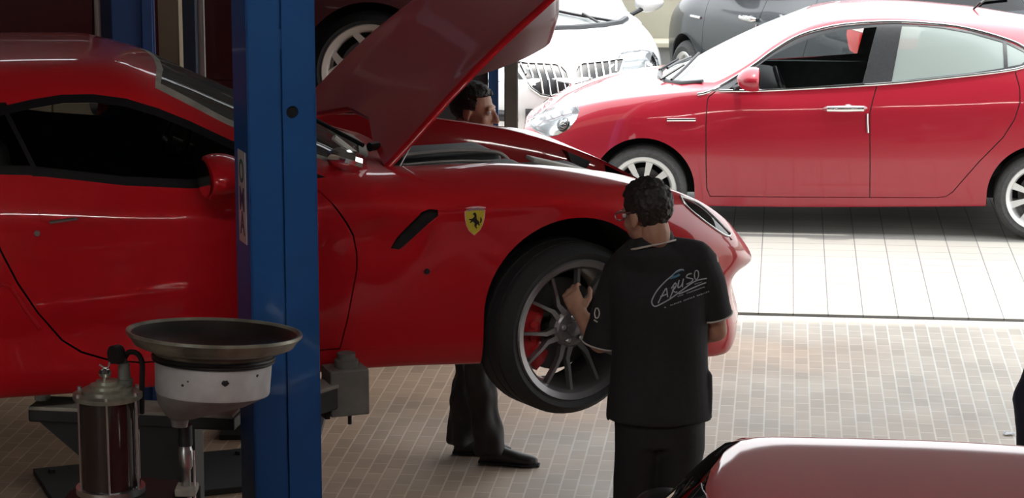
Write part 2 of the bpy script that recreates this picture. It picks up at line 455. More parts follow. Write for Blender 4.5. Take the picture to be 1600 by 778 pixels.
    def gap(s, line, w=0.007, plane='xz', pred=lambda c: True):
        for a, b in zip(line, line[1:]):
            dx, dy = b[0] - a[0], b[1] - a[1]; l = math.hypot(dx, dy)
            if l < 1e-6: continue
            nx, ny = -dy / l * w / 2, dx / l * w / 2; ex, ey = dx / l * w / 2, dy / l * w / 2
            s.cut('DEL', [(a[0] + nx - ex, a[1] + ny - ey), (a[0] - nx - ex, a[1] - ny - ey), (b[0] - nx + ex, b[1] - ny + ey), (b[0] + nx + ex, b[1] + ny + ey)], plane, pred)
    def normal(s, p):
        co, n, i, d = s.tree.find_nearest(p)
        if i is None: return Vector((0, 0, 1))
        a, b, c = s.T[i]; A, B, Cc = s.V[a], s.V[b], s.V[c]
        v0, v1, v2 = B - A, Cc - A, co - A
        d00, d01, d11, d20, d21 = v0.dot(v0), v0.dot(v1), v1.dot(v1), v2.dot(v0), v2.dot(v1)
        den = d00 * d11 - d01 * d01
        if abs(den) < 1e-14: return n
        v = (d11 * d20 - d01 * d21) / den; w = (d00 * d21 - d01 * d20) / den
        return (s.N[a] * (1 - v - w) + s.N[b] * v + s.N[c] * w).normalized()
    def take(s, name, oname, m, parent, push=0.0, thick=0.0, side=0):
        t = s.tags[name]
        bm = bmesh.new(); mp = {}; cnt = 0
        for f in s.skin.faces:
            if f[s.lay] != t: continue
            if side and f.calc_center_median().y * side < 0: continue
            vs = []
            for v in f.verts:
                if v not in mp: mp[v] = bm.verts.new(v.co)
                vs.append(mp[v])
            try: bm.faces.new(vs); cnt += 1
            except ValueError: pass
        nor = [s.normal(v.co) for v in bm.verts]
        if push:
            for v, n in zip(bm.verts, nor): v.co = v.co + n * push
        if thick:
            be = [e for e in bm.edges if e.is_boundary]
            r = bmesh.ops.extrude_edge_only(bm, edges=be)
            k = {}
            for g in r['geom']:
                if isinstance(g, bmesh.types.BMVert): g.co = g.co - s.normal(g.co) * thick
            nor = nor + [None] * (len(bm.verts) - len(nor))
        me = bpy.data.meshes.new(oname); bm.to_mesh(me); bm.free()
        for p in me.polygons: p.use_smooth = True
        if cnt:
            nn = [n if n is not None else Vector((0, 0, 0)) for n in nor]
            me.normals_split_custom_set_from_vertices(nn)
        return link(oname, me, m, parent)
    def liner(s, name, m, parent, floor=True):
        bm = s.lin; bmesh.ops.delete(bm, geom=[f for f in bm.faces if f[s.llay] == -1], context='FACES')
        return obj(name, bm, m, parent)
    def hit(s, x, z, side, off=0.0):
        co, n, i, d = s.tree.ray_cast(Vector((x, side * 3.0, z)), Vector((0, -side, 0)))
        if co is None:
            co, n, i, d = s.tree.find_nearest(Vector((x, side * 0.9, z)))
        nn = s.normal(co)
        if nn.y * side < 0: nn = -nn
        return co + nn * off
    def front(s, y, z, sgn=1, off=0.0):
        co, n, i, d = s.tree.ray_cast(Vector((sgn * 5.0, y, z)), Vector((-sgn, 0, 0)))
        if co is None: co = s.tree.find_nearest(Vector((sgn * 2.2, y, z)))[0]
        nn = s.normal(co)
        if nn.x * sgn < 0: nn = -nn
        return co + nn * off
    def down(s, x, y, off=0.0):
        co, n, i, d = s.tree.ray_cast(Vector((x, y, 4.0)), Vector((0, 0, -1)))
        if co is None: co = s.tree.find_nearest(Vector((x, y, 1.0)))[0]
        nn = s.normal(co)
        if nn.z < 0: nn = -nn
        return co + nn * off

def circ(x, z, r, n=40, a0=0, a1=2 * PI): return [(x + r * math.cos(a0 + (a1 - a0) * i / n), z + r * math.sin(a0 + (a1 - a0) * i / n)) for i in range(n)]
def side_is(sgn, lim=0.45): return (lambda c: c.y * sgn > lim)

def arch_poly(x, z, r, bottom):
    pts = [(x + r * math.cos(a), z + r * math.sin(a)) for a in [PI * i / 30 for i in range(31)]]
    return [(x + r, bottom)] + pts + [(x - r, bottom)]

def arch_well(sh, x, z, r, sgn, m, parent, zlow, inner=0.50):
    """the dark wheel well behind an arch"""
    bm = bmesh.new(); A = []; B = []; D = []
    for i in range(33):
        a = -0.25 + (PI + 0.5) * i / 32
        px, pz = x + r * math.cos(a), z + r * math.sin(a)
        p = sh.hit(px, max(pz, zlow), sgn)
        A.append(bm.verts.new((px, p.y - sgn * 0.002, pz))); B.append(bm.verts.new((px, p.y - sgn * 0.05, pz + 0.0)))
        D.append(bm.verts.new((px, sgn * inner, pz)))
    for i in range(32):
        bm.faces.new((A[i], A[i + 1], B[i + 1], B[i])); bm.faces.new((B[i], B[i + 1], D[i + 1], D[i]))
    bm.faces.new(D)
    return obj('wheel_well', bm, m, parent)

def make_wheel(parent, loc, sgn, R, rim, width, m_tyre, m_rim, style, steer=0.0, spin=0.0, caliper=None, disc=True, bolts=False):
    """wheel centre at loc; sgn = -1 on the right-hand side of the car (outer face towards -Y)"""
    w2 = width / 2
    k = [(-w2 + 0.012, rim), (-w2, rim + 0.012), (-w2 - 0.008, (R + rim) / 2), (-w2 + 0.006, R - 0.025), (-w2 + 0.03, R - 0.004)]
    tr = [(-w2 + 0.045, R)]
    for g in (-0.5, 0, 0.5):
        c = g * (width - 0.12)
        tr += [(c - 0.006, R), (c - 0.004, R - 0.008), (c + 0.004, R - 0.008), (c + 0.006, R)]
    tr += [(w2 - 0.045, R)]
    prof = k + tr + [(-h, r) for h, r in reversed(k)]
    bm = lathe(prof, 56, 'Y')
    wheel = obj('wheel', bm, m_tyre, parent)
    wheel.location = loc; wheel.rotation_euler = (0, spin, steer + (0 if sgn < 0 else PI))
    # rim: lip, barrel
    bm = lathe([(-w2 + 0.004, rim - 0.018), (-w2 - 0.006, rim + 0.006), (-w2 + 0.004, rim + 0.014), (-w2 + 0.022, rim), (-w2 + 0.03, rim - 0.03), (0.0, rim - 0.045), (w2 - 0.03, rim - 0.04), (w2 - 0.01, rim + 0.004)], 56, 'Y')
    add_lathe(bm, [(-w2 + 0.004, rim - 0.018), (-w2 + 0.02, rim - 0.030), (0.0, rim - 0.045)], 56, 'Y')
    yo = -w2 + 0.012
    def spoke(pts, w, d):
        # a bar along a path in the wheel plane (r, angle, y)
        L = []
        for (r, a, y), ww in zip(pts, w):
            c = Vector((r * math.cos(a), y, r * math.sin(a))); t = Vector((-math.sin(a), 0, math.cos(a)))
            L.append([c - t * ww / 2, c + t * ww / 2, c + t * ww * 0.36 + Vector((0, d, 0)), c - t * ww * 0.36 + Vector((0, d, 0))])
        vs = [[bm.verts.new(p) for p in q] for q in L]
        for a, b in zip(vs, vs[1:]):
            for i in range(4): bm.faces.new((a[i], a[(i + 1) % 4], b[(i + 1) % 4], b[i]))
        bm.faces.new(vs[0]); bm.faces.new(vs[-1])
    hub = 0.070
    if style == 'split':
        n = 6
        for i in range(n):
            a = 2 * PI * i / n + 0.20
            for s in (-1, 1):
                sp = PI / 12
                spoke([(hub - 0.01, a + s * 0.30, yo + 0.030), (hub + 0.05, a + s * 0.14, yo + 0.024), (0.16, a + s * 0.20, yo + 0.014), (rim - 0.018, a + s * sp, yo + 0.004)], [0.026, 0.018, 0.013, 0.012], 0.03)
    elif style == 'paddle':
        n = 9
        for i in range(n):
            a = 2 * PI * i / n + 0.1
            spoke([(hub - 0.02, a, yo + 0.02), (0.12, a, yo + 0.012), (rim - 0.015, a, yo + 0.004)], [0.030, 0.036, 0.052], 0.03)
    elif style == 'star':
        n = 5
        for i in range(n):
            a = 2 * PI * i / n + 0.25
            spoke([(hub - 0.02, a, yo + 0.02), (0.13, a, yo + 0.01), (0.17, a - 0.12, yo + 0.008), (rim - 0.012, a - 0.30, yo + 0.004)], [0.06, 0.055, 0.045, 0.035], 0.03)
            spoke([(hub - 0.02, a, yo + 0.02), (0.13, a, yo + 0.01), (0.17, a + 0.12, yo + 0.008), (rim - 0.012, a + 0.30, yo + 0.004)], [0.06, 0.055, 0.045, 0.035], 0.03)
    add_lathe(bm, [(yo + 0.07, hub + 0.012), (yo + 0.035, hub + 0.010), (yo + 0.022, hub - 0.004), (yo + 0.022, 0.032), (yo + 0.010, 0.028), (yo + 0.006, 0.0001)], 28, 'Y')
    r = obj('rim', bm, m_rim, wheel)
    for i in range(5 if bolts else 0):
        a = 2 * PI * i / 5 + 0.4
        obj('wheel_bolt', lathe([(yo + 0.03, 0.011), (yo + 0.012, 0.011), (yo + 0.008, 0.008), (yo + 0.008, 0.0001)], 10, 'Y', (0.050 * math.cos(a), 0, 0.050 * math.sin(a))), M['satin'], wheel)
    if disc:
        bm = lathe([(0.02, 0.06), (0.02, rim - 0.085), (0.045, rim - 0.085), (0.045, 0.06)], 40, 'Y')
        add_lathe(bm, [(0.045, 0.08), (-0.015, 0.075), (-0.02, 0.0001)], 30, 'Y')
        obj('brake_disc', bm, M['disc'], wheel)
    if caliper:
        bm = bmesh.new(); n = 10; c0, c1 = caliper[1], caliper[2]; ri, ro = rim - 0.145, rim - 0.058
        prof = [(-0.045, ri), (-0.06, (ri + ro) / 2), (-0.05, ro), (0.07, ro), (0.07, ri)]
        rings = []
        for i in range(n + 1):
            a = c0 + (c1 - c0) * i / n; sc = 1.0 if 0 < i < n else 0.9
            rings.append([bm.verts.new((q * math.cos(a), y * sc, q * math.sin(a))) for y, q in prof])
        for a, b in zip(rings, rings[1:]):
            for i in range(5): bm.faces.new((a[i], a[(i + 1) % 5], b[(i + 1) % 5], b[i]))
        bm.faces.new(rings[0]); bm.faces.new(rings[-1])
        for q in (0.3, 0.5, 0.7):
            a = c0 + (c1 - c0) * q
            add_lathe(bm, [(-0.066, 0.0001), (-0.066, 0.016), (-0.05, 0.02)], 12, 'Y', ((ri + ro) / 2 * math.cos(a), 0, (ri + ro) / 2 * math.sin(a)))
        cal = obj('brake_caliper', bm, caliper[0], wheel)
        cal.rotation_euler = (0, -spin, 0)
    return wheel

def seat(parent, x, y, z, m):
    bm = box((0.02, 0, 0.12), (0.52, 0.50, 0.20), None, 0.07, 4)
    add_box(bm, (-0.26, 0, 0.44), (0.17, 0.48, 0.62), Matrix.Rotation(-0.28, 3, 'Y'), 0.07, 4)
    add_box(bm, (-0.37, 0, 0.83), (0.11, 0.26, 0.20), Matrix.Rotation(-0.2, 3, 'Y'), 0.045, 4)
    o = obj('seat', bm, m, parent); o.location = (x, y, z); return o

def steering_wheel(parent, x, y, z, m):
    n = 28; ring = [Vector((0.10 * math.sin(0) + 0, 0.18 * math.cos(2 * PI * i / n), 0.18 * math.sin(2 * PI * i / n))) for i in range(n + 1)]
    bm = add_tube(bmesh.new(), ring, 0.015, 8, True)
    for a in (0.1, PI - 0.1, -PI / 2):
        add_tube(bm, [(0.02, 0, 0), (0, 0.17 * math.cos(a), 0.17 * math.sin(a))], 0.014, 8)
    add_lathe(bm, [(-0.02, 0.0001), (-0.02, 0.05), (0.25, 0.035), (0.5, 0.03)], 16, 'X')
    bmesh.ops.rotate(bm, cent=(0, 0, 0), matrix=Matrix.Rotation(0.38, 3, 'Y'), verts=bm.verts)
    o = obj('steering_wheel', bm, m, parent); o.location = (x, y, z); return o

def ribbon(pts, w, up=None):
    """flat strip through 3-D points"""
    bm = bmesh.new(); A = []
    pts = [Vector(p) for p in pts]
    for i, p in enumerate(pts):
        t = (pts[min(i + 1, len(pts) - 1)] - pts[max(i - 1, 0)]).normalized(); n = t.cross(up).normalized() if up else t.cross(Vector((0, 1, 0))).normalized()
        A.append((bm.verts.new(p - n * w / 2), bm.verts.new(p + n * w / 2)))
    for a, b in zip(A, A[1:]): bm.faces.new((a[0], a[1], b[1], b[0]))
    return bm

def mirror_blob(parent, name, loc, size, m, sgn, arm=None, gm=None):
    """door mirror: a rounded shell, flat at the back where the glass sits"""
    bm = bmesh.new(); bmesh.ops.create_uvsphere(bm, u_segments=24, v_segments=16, radius=1.0)
    for v in bm.verts:
        x, y, z = v.co
        if x < -0.35: v.co.x = -0.35 - (abs(x) - 0.35) * 0.15
        v.co.z *= 1.0 - 0.22 * (sgn * y); v.co.y *= 1.0
        v.co = Vector((v.co.x * size[0], v.co.y * size[1], v.co.z * size[2]))
    o = obj(name, bm, m, parent); o.location = loc
    bm = bmesh.new(); bmesh.ops.create_circle(bm, cap_ends=True, radius=1.0, segments=24)
    for v in bm.verts: v.co = Vector((-0.47 * size[0], v.co.x * size[1] * 0.86, v.co.y * size[2] * 0.8))
    obj('mirror_glass', bm, gm or M['chrome'], o)
    if arm: obj('mirror_arm', tube([Vector(a) - Vector(loc) for a in arm], 0.02, 8), M['trim_black'], o)
    return o

# ================================================================== the red sports car on the lift
PSI = math.radians(20); LIFT_Z = 0.845
def sport_lines():
    return [
    [(-2.30,.60,.42),(-2.0,.85,.33),(-1.375,.93,.28),(-.9,.90,.262),(-.35,.89,.25),(.55,.88,.246),(1.03,.87,.222),(1.375,.88,.20),(1.9,.80,.155),(2.15,.68,.12),(2.30,.42,.115)],
    [(-2.30,.66,.50),(-2.0,.92,.42),(-1.375,.98,.38),(-.9,.95,.365),(-.35,.925,.345),(.35,.915,.335),(1.03,.915,.297),(1.375,.94,.27),(1.9,.85,.235),(2.15,.72,.21),(2.31,.46,.20)],
    [(-2.32,.70,.70),(-2.0,.93,.66),(-1.375,.985,.62),(-.8,.955,.60),(0,.93,.60),(.9,.93,.56),(1.375,.958,.56),(1.9,.88,.47),(2.15,.705,.41),(2.27,.47,.37)],
    [(-2.30,.72,.92),(-1.9,.90,.92),(-1.375,.985,.91),(-.8,.955,.88),(0,.935,.855),(.5,.945,.868),(.9,.95,.85),(1.375,.955,.825),(1.9,.865,.66),(2.15,.74,.55),(2.335,.53,.475)],
    [(-2.28,.70,1.0),(-1.9,.80,1.06),(-1.375,.86,1.10),(-.78,.87,1.068),(-.5,.862,1.032),(-.09,.85,.972),(.4,.845,.963),(.7,.848,.953),(1.1,.848,.925),(1.4,.838,.898),(1.6,.812,.876),(1.8,.77,.85),(2.0,.70,.775),(2.15,.62,.685),(2.29,.46,.575)],
    [(-2.28,.6,1.02),(-1.9,.62,1.14),(-1.375,.60,1.28),(-.75,.64,1.338),(-.28,.635,1.330),(-.04,.645,1.235),(.11,.665,1.155),(.35,.70,1.055),(.55,.715,.995),(.72,.71,.980),(1.1,.675,.966),(1.6,.61,.897),(2.0,.52,.775),(2.15,.43,.69),(2.30,.30,.57)],
    [(-2.28,.3,1.03),(-1.9,.35,1.16),(-1.375,.36,1.345),(-.75,.42,1.422),(-.28,.42,1.410),(-.10,.43,1.357),(.11,.45,1.255),(.35,.48,1.135),(.6,.50,1.025),(.74,.50,.985),(1.1,.46,.955),(1.6,.41,.885),(2.0,.34,.77),(2.31,.16,.565)],
    [(-2.28,0,1.03),(-1.9,0,1.17),(-1.375,0,1.365),(-.75,0,1.445),(-.28,0,1.435),(-.08,0,1.387),(.11,0,1.297),(.35,0,1.182),(.6,0,1.07),(.80,0,.99),(1.1,0,.952),(1.6,0,.88),(2.0,0,.765),(2.32,0,.56)]]
def sport_nudge(p):
    x, y, z = p; d = 0.0
    # sculpted flank: a hollow above the sill from the rear scoop forwards, soft crease at the shoulder
    k = math.exp(-((z - 0.47) / 0.09) ** 2) * max(0.0, 1 - abs((x + 0.45) / 0.75) ** 2.5) if z < 0.8 else 0.0
    d -= 0.028 * k
    zc = 0.790 + 0.057 * min(1.0, max(0.0, (x - 0.40) / 0.28))
    d += 0.010 * math.exp(-((z - zc) / 0.016) ** 2) * max(0.0, 1 - ((x - 0.3) / 1.15) ** 4)
    # hollow around the vent behind the front wheel
    d -= 0.025 * math.exp(-((x - 0.60) / 0.13) ** 2 - ((z - 0.76) / 0.06) ** 2)
    if y > 0.8: p = Vector((x, y + d, z))
    return p
def build_sports_car():
    root = empty('sports_car', (-1.38728649, 10.03268355, LIFT_Z), PSI)
    tag(root, 'red two-door sports car raised on the blue lift with its bonnet open', 'car')
    sh = Shell(sport_lines(), 150, 8, 0.045, 0.05, sport_nudge)
    ff = M['sports_red']
    wt = [(-.742,1.287),(-.627,1.304),(-.511,1.315),(-.394,1.311),(-.277,1.291),(-.16,1.250),(-.042,1.196),(.109,1.118),(.30,1.030),(.44,.978)]
    wb = [(.10,.966),(-.089,.973),(-.324,1.000),(-.496,1.031),(-.666,1.060),(-.779,1.070),(-1.05,1.09),(-1.16,1.13),(-1.05,1.21),(-.90,1.262)]
    green = wt + wb
    def inset(poly, d):
        cx = sum(p[0] for p in poly) / len(poly); cz = sum(p[1] for p in poly) / len(poly); out = []
        n = len(poly)
        for i in range(n):
            a, b, c = poly[i - 1], poly[i], poly[(i + 1) % n]
            t = Vector((c[0] - a[0], c[1] - a[1])).normalized(); nn = Vector((-t.y, t.x))
            if nn.dot(Vector((cx - b[0], cz - b[1]))) < 0: nn = -nn
            out.append((b[0] + nn.x * d, b[1] + nn.y * d))
        return out
    door_front = [(.378,.958),(.43,.90),(.475,.833),(.512,.77),(.523,.709),(.522,.64),(.509,.576),(.485,.45),(.456,.338)]
    door_rear = [(-.83,1.072),(-.82,.93),(-.797,.815),(-.74,.69),(-.67,.572),(-.583,.459),(-.515,.41),(-.423,.375),(-.30,.352),(.1,.344),(.456,.338)]
    hood = [(.705,-.690),(1.17,-.655),(1.58,-.585),(1.8,-.52),(1.98,-.43),(2.08,-.32),(2.13,-.16),(2.14,0),(2.13,.16),(2.08,.32),(1.98,.43),(1.8,.52),(1.58,.585),(1.17,.655),(.705,.690),(.77,.4),(.85,.15),(.85,-.15),(.77,-.4)]
    up = lambda c: c.z > 0.5
    sh.cut('hood', hood, 'xy', up, True)
    ws = [(-.15,-.60),(.11,-.645),(.35,-.685),(.60,-.705),(.70,-.5),(.77,-.25),(.79,0),(.77,.25),(.70,.5),(.60,.705),(.35,.685),(.11,.645),(-.15,.60),(-.10,.4),(-.07,.2),(-.065,0),(-.07,-.2),(-.10,-.4)]
    wsi = [(-.12,-.56),(.11,-.61),(.35,-.65),(.575,-.672),(.67,-.48),(.735,-.25),(.755,0),(.735,.25),(.67,.48),(.575,.672),(.35,.65),(.11,.61),(-.12,.56),(-.075,.4),(-.045,.2),(-.04,0),(-.045,-.2),(-.075,-.4)]
    sh.cut('ws_frame', ws, 'xy', lambda c: c.z > 0.9)
    sh.cut('windscreen', wsi, 'xy', lambda c: c.z > 0.9, True)
    lamp = [(1.90,.805),(2.00,.760),(2.11,.665),(2.155,.62),(2.11,.628),(2.00,.70),(1.92,.765)]
    vent = [(.655,.712),(.680,.751),(.770,.848),(.80,.858),(.835,.852),(.838,.825),(.80,.795),(.73,.735),(.69,.705)]
    for sg in (-1, 1):
        p = side_is(sg, .4)
        sh.cut('frame', green, 'xz', lambda c, sg=sg: c.y * sg > 0.5 and c.z > 0.9)
        glassp = inset(green, 0.028)
        q = lambda c, sg=sg: c.y * sg > 0.5 and c.z > 0.9
        rear = [(-.745,1.5),(-.69,1.0),(-2,1.0),(-2,1.5)]
        sh.cut('side_glass', [a for a in glassp if a[0] > -.71] + [(-.69,1.092),(-.72,1.262)], 'xz', q, True) if False else sh.cut('side_glass', glassp, 'xz', q, True)
        sh.cut('frame', [(-.745,1.30),(-.715,1.30),(-.615,1.03),(-.65,1.03)], 'xz', q)
        sh.cut('lamp', lamp, 'xz', p, True)
        dp = [(.378,.958)] + door_front[1:] + list(reversed(door_rear[:-1]))
        sh.cut('door' if sg < 0 else 'door_far', dp, 'xz', lambda c, sg=sg: c.y * sg > 0.5 and c.z < 1.2)
        sh.cut('frame', green, 'xz', lambda c: False)
        sh.gap(door_front, 0.007, 'xz', p); sh.gap(door_rear, 0.007, 'xz', p)
        sh.hole(vent, 'xz', p, False)
        sh.cut('handle', [(-.655, .945), (-.60, .953), (-.55, .945), (-.50, .930), (-.475, .912), (-.52, .897), (-.60, .893), (-.648, .905)], 'xz', lambda c, sg=sg: c.y * sg > .5 and sg < 0)
        sh.hole(arch_poly(1.39, .42, .365, .05), 'xz', p)
        sh.hole(arch_poly(-1.375, .42, .385, .05), 'xz', p)
        sh.gap([(1.03,.62),(.98,.60),(.95,.52),(.94,.30)], 0.005, 'xz', p) if False else None
    # the glass and frames again on top of the door cut
    for sg in (-1, 1):
        q = lambda c, sg=sg: c.y * sg > 0.5 and c.z > 0.9
        sh.cut('frame', green, 'xz', q); sh.cut('side_glass', inset(green, 0.028), 'xz', q, True)
        sh.cut('frame', [(-.738,1.29),(-.720,1.29),(-.632,1.062),(-.650,1.062)], 'xz', q)
    body = sh.take('body', 'body', ff, root, thick=0.012)
    door = sh.take('door', 'door', ff, root); sh.take('door_far', 'door', ff, root)
    for sg in (-1, 1):
        sh.take('frame', 'window_frame', M['frame_black'], root, side=sg)
        sh.take('side_glass', 'side_window', M['glass_side'], root, -0.004, side=sg)
        sh.take('lamp', 'headlight', M['lens'], root, side=sg)
    sh.take('ws_frame', 'windscreen_frame', M['dusty_steel'], root)
    sh.take('windscreen', 'windscreen', M['glass_dull'], root, -0.003)
    for sg in (-1, 1):
        arch_well(sh, 1.39, .42, .365, sg, M['lining'], root, .2)
        arch_well(sh, -1.375, .42, .385, sg, M['lining'], root, .3)
        bm = prism([(1.88,.80),(2.00,.745),(2.12,.64),(2.16,.60),(2.08,.60),(1.98,.68),(1.9,.75)], sg * .40, sg * .72)
        obj('headlight_bowl', bm, M['pillar_grey'], root)
    # bonnet, hinged at the windscreen end
    hd = sh.take('hood', 'bonnet', ff, root, 0, 0.03)
    me = hd.data; piv = Vector((.700, 0, .985)); R = Matrix.Rotation(-math.radians(46.0), 4, 'Y')
    hd.matrix_local = Matrix.Translation(piv) @ R @ Matrix.Translation(-piv)
    inn = sh.take('hood', 'bonnet_lining', M['lining'], hd, -0.03)
    inn.parent = hd
    lin = sh.liner('inner_body', M['lining'], root)
    # floor pan
    n = 24; pan = []
    f0 = pchip([k[0] for k in sport_lines()[0]], [k[1] for k in sport_lines()[0]])
    xs = [-2.2 + 4.4 * i / n for i in range(n + 1)]
    bm = bmesh.new(); A = [bm.verts.new((x, -f0(x) + .03, .27)) for x in xs]; B = [bm.verts.new((x, f0(x) - .03, .27)) for x in xs]
    for i in range(n): bm.faces.new((A[i], A[i + 1], B[i + 1], B[i]))
    for v in bm.verts:
        if abs(v.co.x - 1.39) < .45 or abs(v.co.x + 1.375) < .45: v.co.y *= 0.55
    obj('floor_pan', bm, M['lining'], root)
    # bulkhead, engine block, plenums with pale edge piping, radiator ledge
    obj('bulkhead', box((.70, 0, .70), (.03, 1.34, .52)), M['lining'], root)
    bm = box((1.35, 0, .55), (1.1, .80, .45), None, .06); add_box(bm, (1.4, 0, .40), (1.4, 1.0, .20), None, .03)
    for s in (-1, 1):
        add_box(bm, (1.15, -.02 + s * .22, .80), (.62, .34, .16), None, .05, 3)
    eng = obj('engine', bm, M['engine'], root)
    bm = bmesh.new()
    for s in (-1, 1):
        pass
    add_tube(bm, smooth_path([(1.0, .01, .895), (1.2, .01, .902), (1.38, .0, .892), (1.44, -.02, .868), (1.47, -.04, .81)], 5), .009, 8)
    add_tube(bm, smooth_path([(.92, -.30, .893), (1.1, -.30, .897), (1.27, -.30, .888), (1.33, -.30, .865), (1.40, -.25, .84)], 5), .008, 8)
    add_tube(bm, smooth_path([(.95, -.15, .885), (1.2, -.16, .888), (1.45, -.16, .86), (1.56, -.14, .82)], 5), .006, 8)
    obj('engine_piping', bm, M['pipe_grey'], root)
    for s in (-1, 1):                       # painted inner wings below the bonnet edge
        xs = [.76, .95, 1.17, 1.38, 1.58, 1.78, 1.94, 2.04]; he = pchip([.70, 1.17, 1.58, 1.8, 1.98, 2.08], [.690, .655, .585, .52, .43, .32])
        bm = bmesh.new(); A = []
        for x in xs:
            yy = he(x) - .004; p = sh.down(x, s * (yy + .012)); A.append([bm.verts.new((x, s * yy, p.z - .006)), bm.verts.new((x, s * (yy - .03), p.z - .07)), bm.verts.new((x, s * (yy - .05), p.z - .20))])
        for a, b in zip(A, A[1:]):
            for q in range(2): bm.faces.new((a[q], b[q], b[q + 1], a[q + 1]))
        obj('inner_wing', bm, ff, root)
    obj('radiator_ledge', box((1.70, 0, .812), (.30, .10, .018), Matrix.Rotation(.27, 3, 'Y'), .004), M['jamb_white'], root)
    for sg in (-1, 1):
        lp = smooth_path([Vector((x, 0, z)) for x, z in lamp + lamp[:1]], 4)
        obj('headlight_trim', tube([sh.hit(p.x, p.z, sg, .002) for p in lp], .0045, 6), M['satin'], root)
    obj('bonnet_strut', tube([(.765, -.64, .935), (.925, -.60, 1.185)], .004, 8), M['satin'], root)
    # bonnet hinge end, windscreen corner and wiper
    bm = tube(smooth_path([(.68, -.50, 1.035), (.56, -.25, 1.105), (.47, .10, 1.165), (.45, .35, 1.17)], 5), .009, 8)
    add_tube(bm, [(.70, -.52, 1.03), (.74, -.50, 1.03)], .018, 8)
    obj('wiper', bm, M['trim_black'], root)
    bm = bmesh.new(); bmesh.ops.create_uvsphere(bm, u_segments=14, v_segments=9, radius=1)
    random.seed(3)
    for v in bm.verts: v.co = Vector((v.co.x * .085, v.co.y * .06, v.co.z * .045)) * (1 + random.uniform(-.12, .12))
    o = obj('cowl_corner', bm, M['chrome'], root, True, 20); o.location = (.545, -.735, 1.02); o.rotation_euler = (0, .35, .2)
    obj('cowl_blade', tube([(.50, -.72, 1.11), (.60, -.70, 1.03)], .012, 6), M['jamb_white'], root)
    # mirrors, handle, lock, marker
    for s in (-1, 1):
        b = sh.hit(.07, 1.0, s)
        mirror_blob(root, 'door_mirror', (-.02, s * 1.035, 1.04), (.12, .125, .082), ff, s, [(b.x + .05, b.y - s * .02, 1.0), (.05, s * .97, 1.02)])
        hp0 = [(-.655, .945), (-.60, .955), (-.50, .930), (-.475, .912), (-.52, .895), (-.60, .892), (-.648, .905)]
        if s < 0:
            sh.take('handle', 'door_handle', ff, door, .005, .006, side=s)
            obj('handle_pull', tube([sh.hit(-.62, .90, s, .006), sh.hit(-.52, .905, s, .006)], .006, 6), M['satin'], door)
            p = sh.hit(-.665, .865, s, .003); obj('door_lock', lathe([(-.006, .0001), (-.006, .010), (.004, .012)], 14, 'Y', p), M['satin'], door)
            p = sh.hit(.795, .615, s, .002); obj('side_marker', lathe([(-.005, .0001), (-.005, .010), (.004, .012)], 14, 'Y', p), M['black_steel'], root)
    # rear scoop lip
    obj('scoop_edge', tube([sh.hit(x, z, -1, .0) for x, z in [(-.80,.69),(-.765,.68),(-.72,.60),(-.665,.515)]], .008, 8), M['sports_red'], root)
    # shield badge with a rearing horse
    bx, bz = 1.375 - .395, .80
    def shield(k): 
        o = [(-.042,.052),(-.02,.057),(0,.058),(.02,.057),(.042,.052),(.040,.015),(.034,-.015),(.022,-.038),(0,-.058),(-.022,-.038),(-.034,-.015),(-.040,.015)]
        return [(a * k, b * k) for a, b in o]
    c = sh.hit(bx, bz, -1); n = sh.normal(c); n = -n if n.y > 0 else n
    zax = Vector((0, 0, 1)); xax = zax.cross(n).normalized() * -1; xax = Vector((1, 0, 0)) - n * n.x; xax.normalize(); zax = (Vector((0, 0, 1)) - n * n.z).normalized()
    def plate(poly, d0, d1):
        bm = bmesh.new(); A = [bm.verts.new(c + xax * a + zax * b + n * d0) for a, b in poly]; B = [bm.verts.new(c + xax * a + zax * b + n * d1) for a, b in poly]
        bm.faces.new(B)
        for i in range(len(A)): bm.faces.new((A[i - 1], A[i], B[i], B[i - 1]))
        return bm
    badge = obj('shield_badge', plate(shield(1.0), -.004, .004), M['chrome'], root, False)
    obj('badge_field', plate([(a, b - .003) for a, b in shield(.9)], 0, .0055), mat('badge_yellow', (.62, .52, .05), .35), badge, False)
    obj('badge_top', plate([(-.036,.040),(-.036,.047),(0,.051),(.036,.047),(.036,.040),(0,.043)], 0, .0065), M['satin'], badge, False)
    horse = [(.001,.034),(-.006,.033),(-.010,.026),(-.004,.025),(-.003,.018),(-.012,.010),(-.022,.011),(-.024,.007),(-.014,.004),(-.020,-.003),(-.018,-.006),(-.008,-.001),(-.001,-.008),(-.002,-.018),(.006,-.029),(.010,-.028),(.006,-.019),(.011,-.011),(.014,-.016),(.020,-.020),(.018,-.010),(.015,-.004),(.021,-.004),(.024,.004),(.021,.014),(.024,.014),(.028,.003),(.024,-.009),(.016,-.002),(.010,.004),(.006,.012),(.006,.024)]
    bm = plate(horse, .004, .0065); bmesh.ops.triangulate(bm, faces=bm.faces[:])
    obj('badge_horse', bm, M['trim_black'], badge, False)
    # wheels hang a little lower than the body
    for x, w in ((1.375, .25), (-1.375, .30)):
        for s in (-1, 1):
            yy = s * (.95 - w / 2)
            make_wheel(root, (x, yy, .34), s, .34 if x > 0 else .355, .268, w, M['rubber'], M['gunmetal'], 'split', math.radians(13) if x > 0 else 0, 0.0, (M['caliper_red'], PI * .80, PI * 1.27), True, x > 0 and s < 0)
    # cabin
    for s in (-1, 1): seat(root, -.35, s * .36, .19, M['seat'])
    obj('dashboard', box((.42, 0, .88), (.42, 1.30, .22), Matrix.Rotation(-.1, 3, 'Y'), .06, 3), M['seat'], root)
    steering_wheel(root, .12, .36, .92, M['trim_black'])
    obj('parcel_shelf', box((-1.05, 0, .80), (.4, 1.2, .36), None, .05), M['seat'], root)
    return root, sh
sports, sports_shell = build_sports_car()

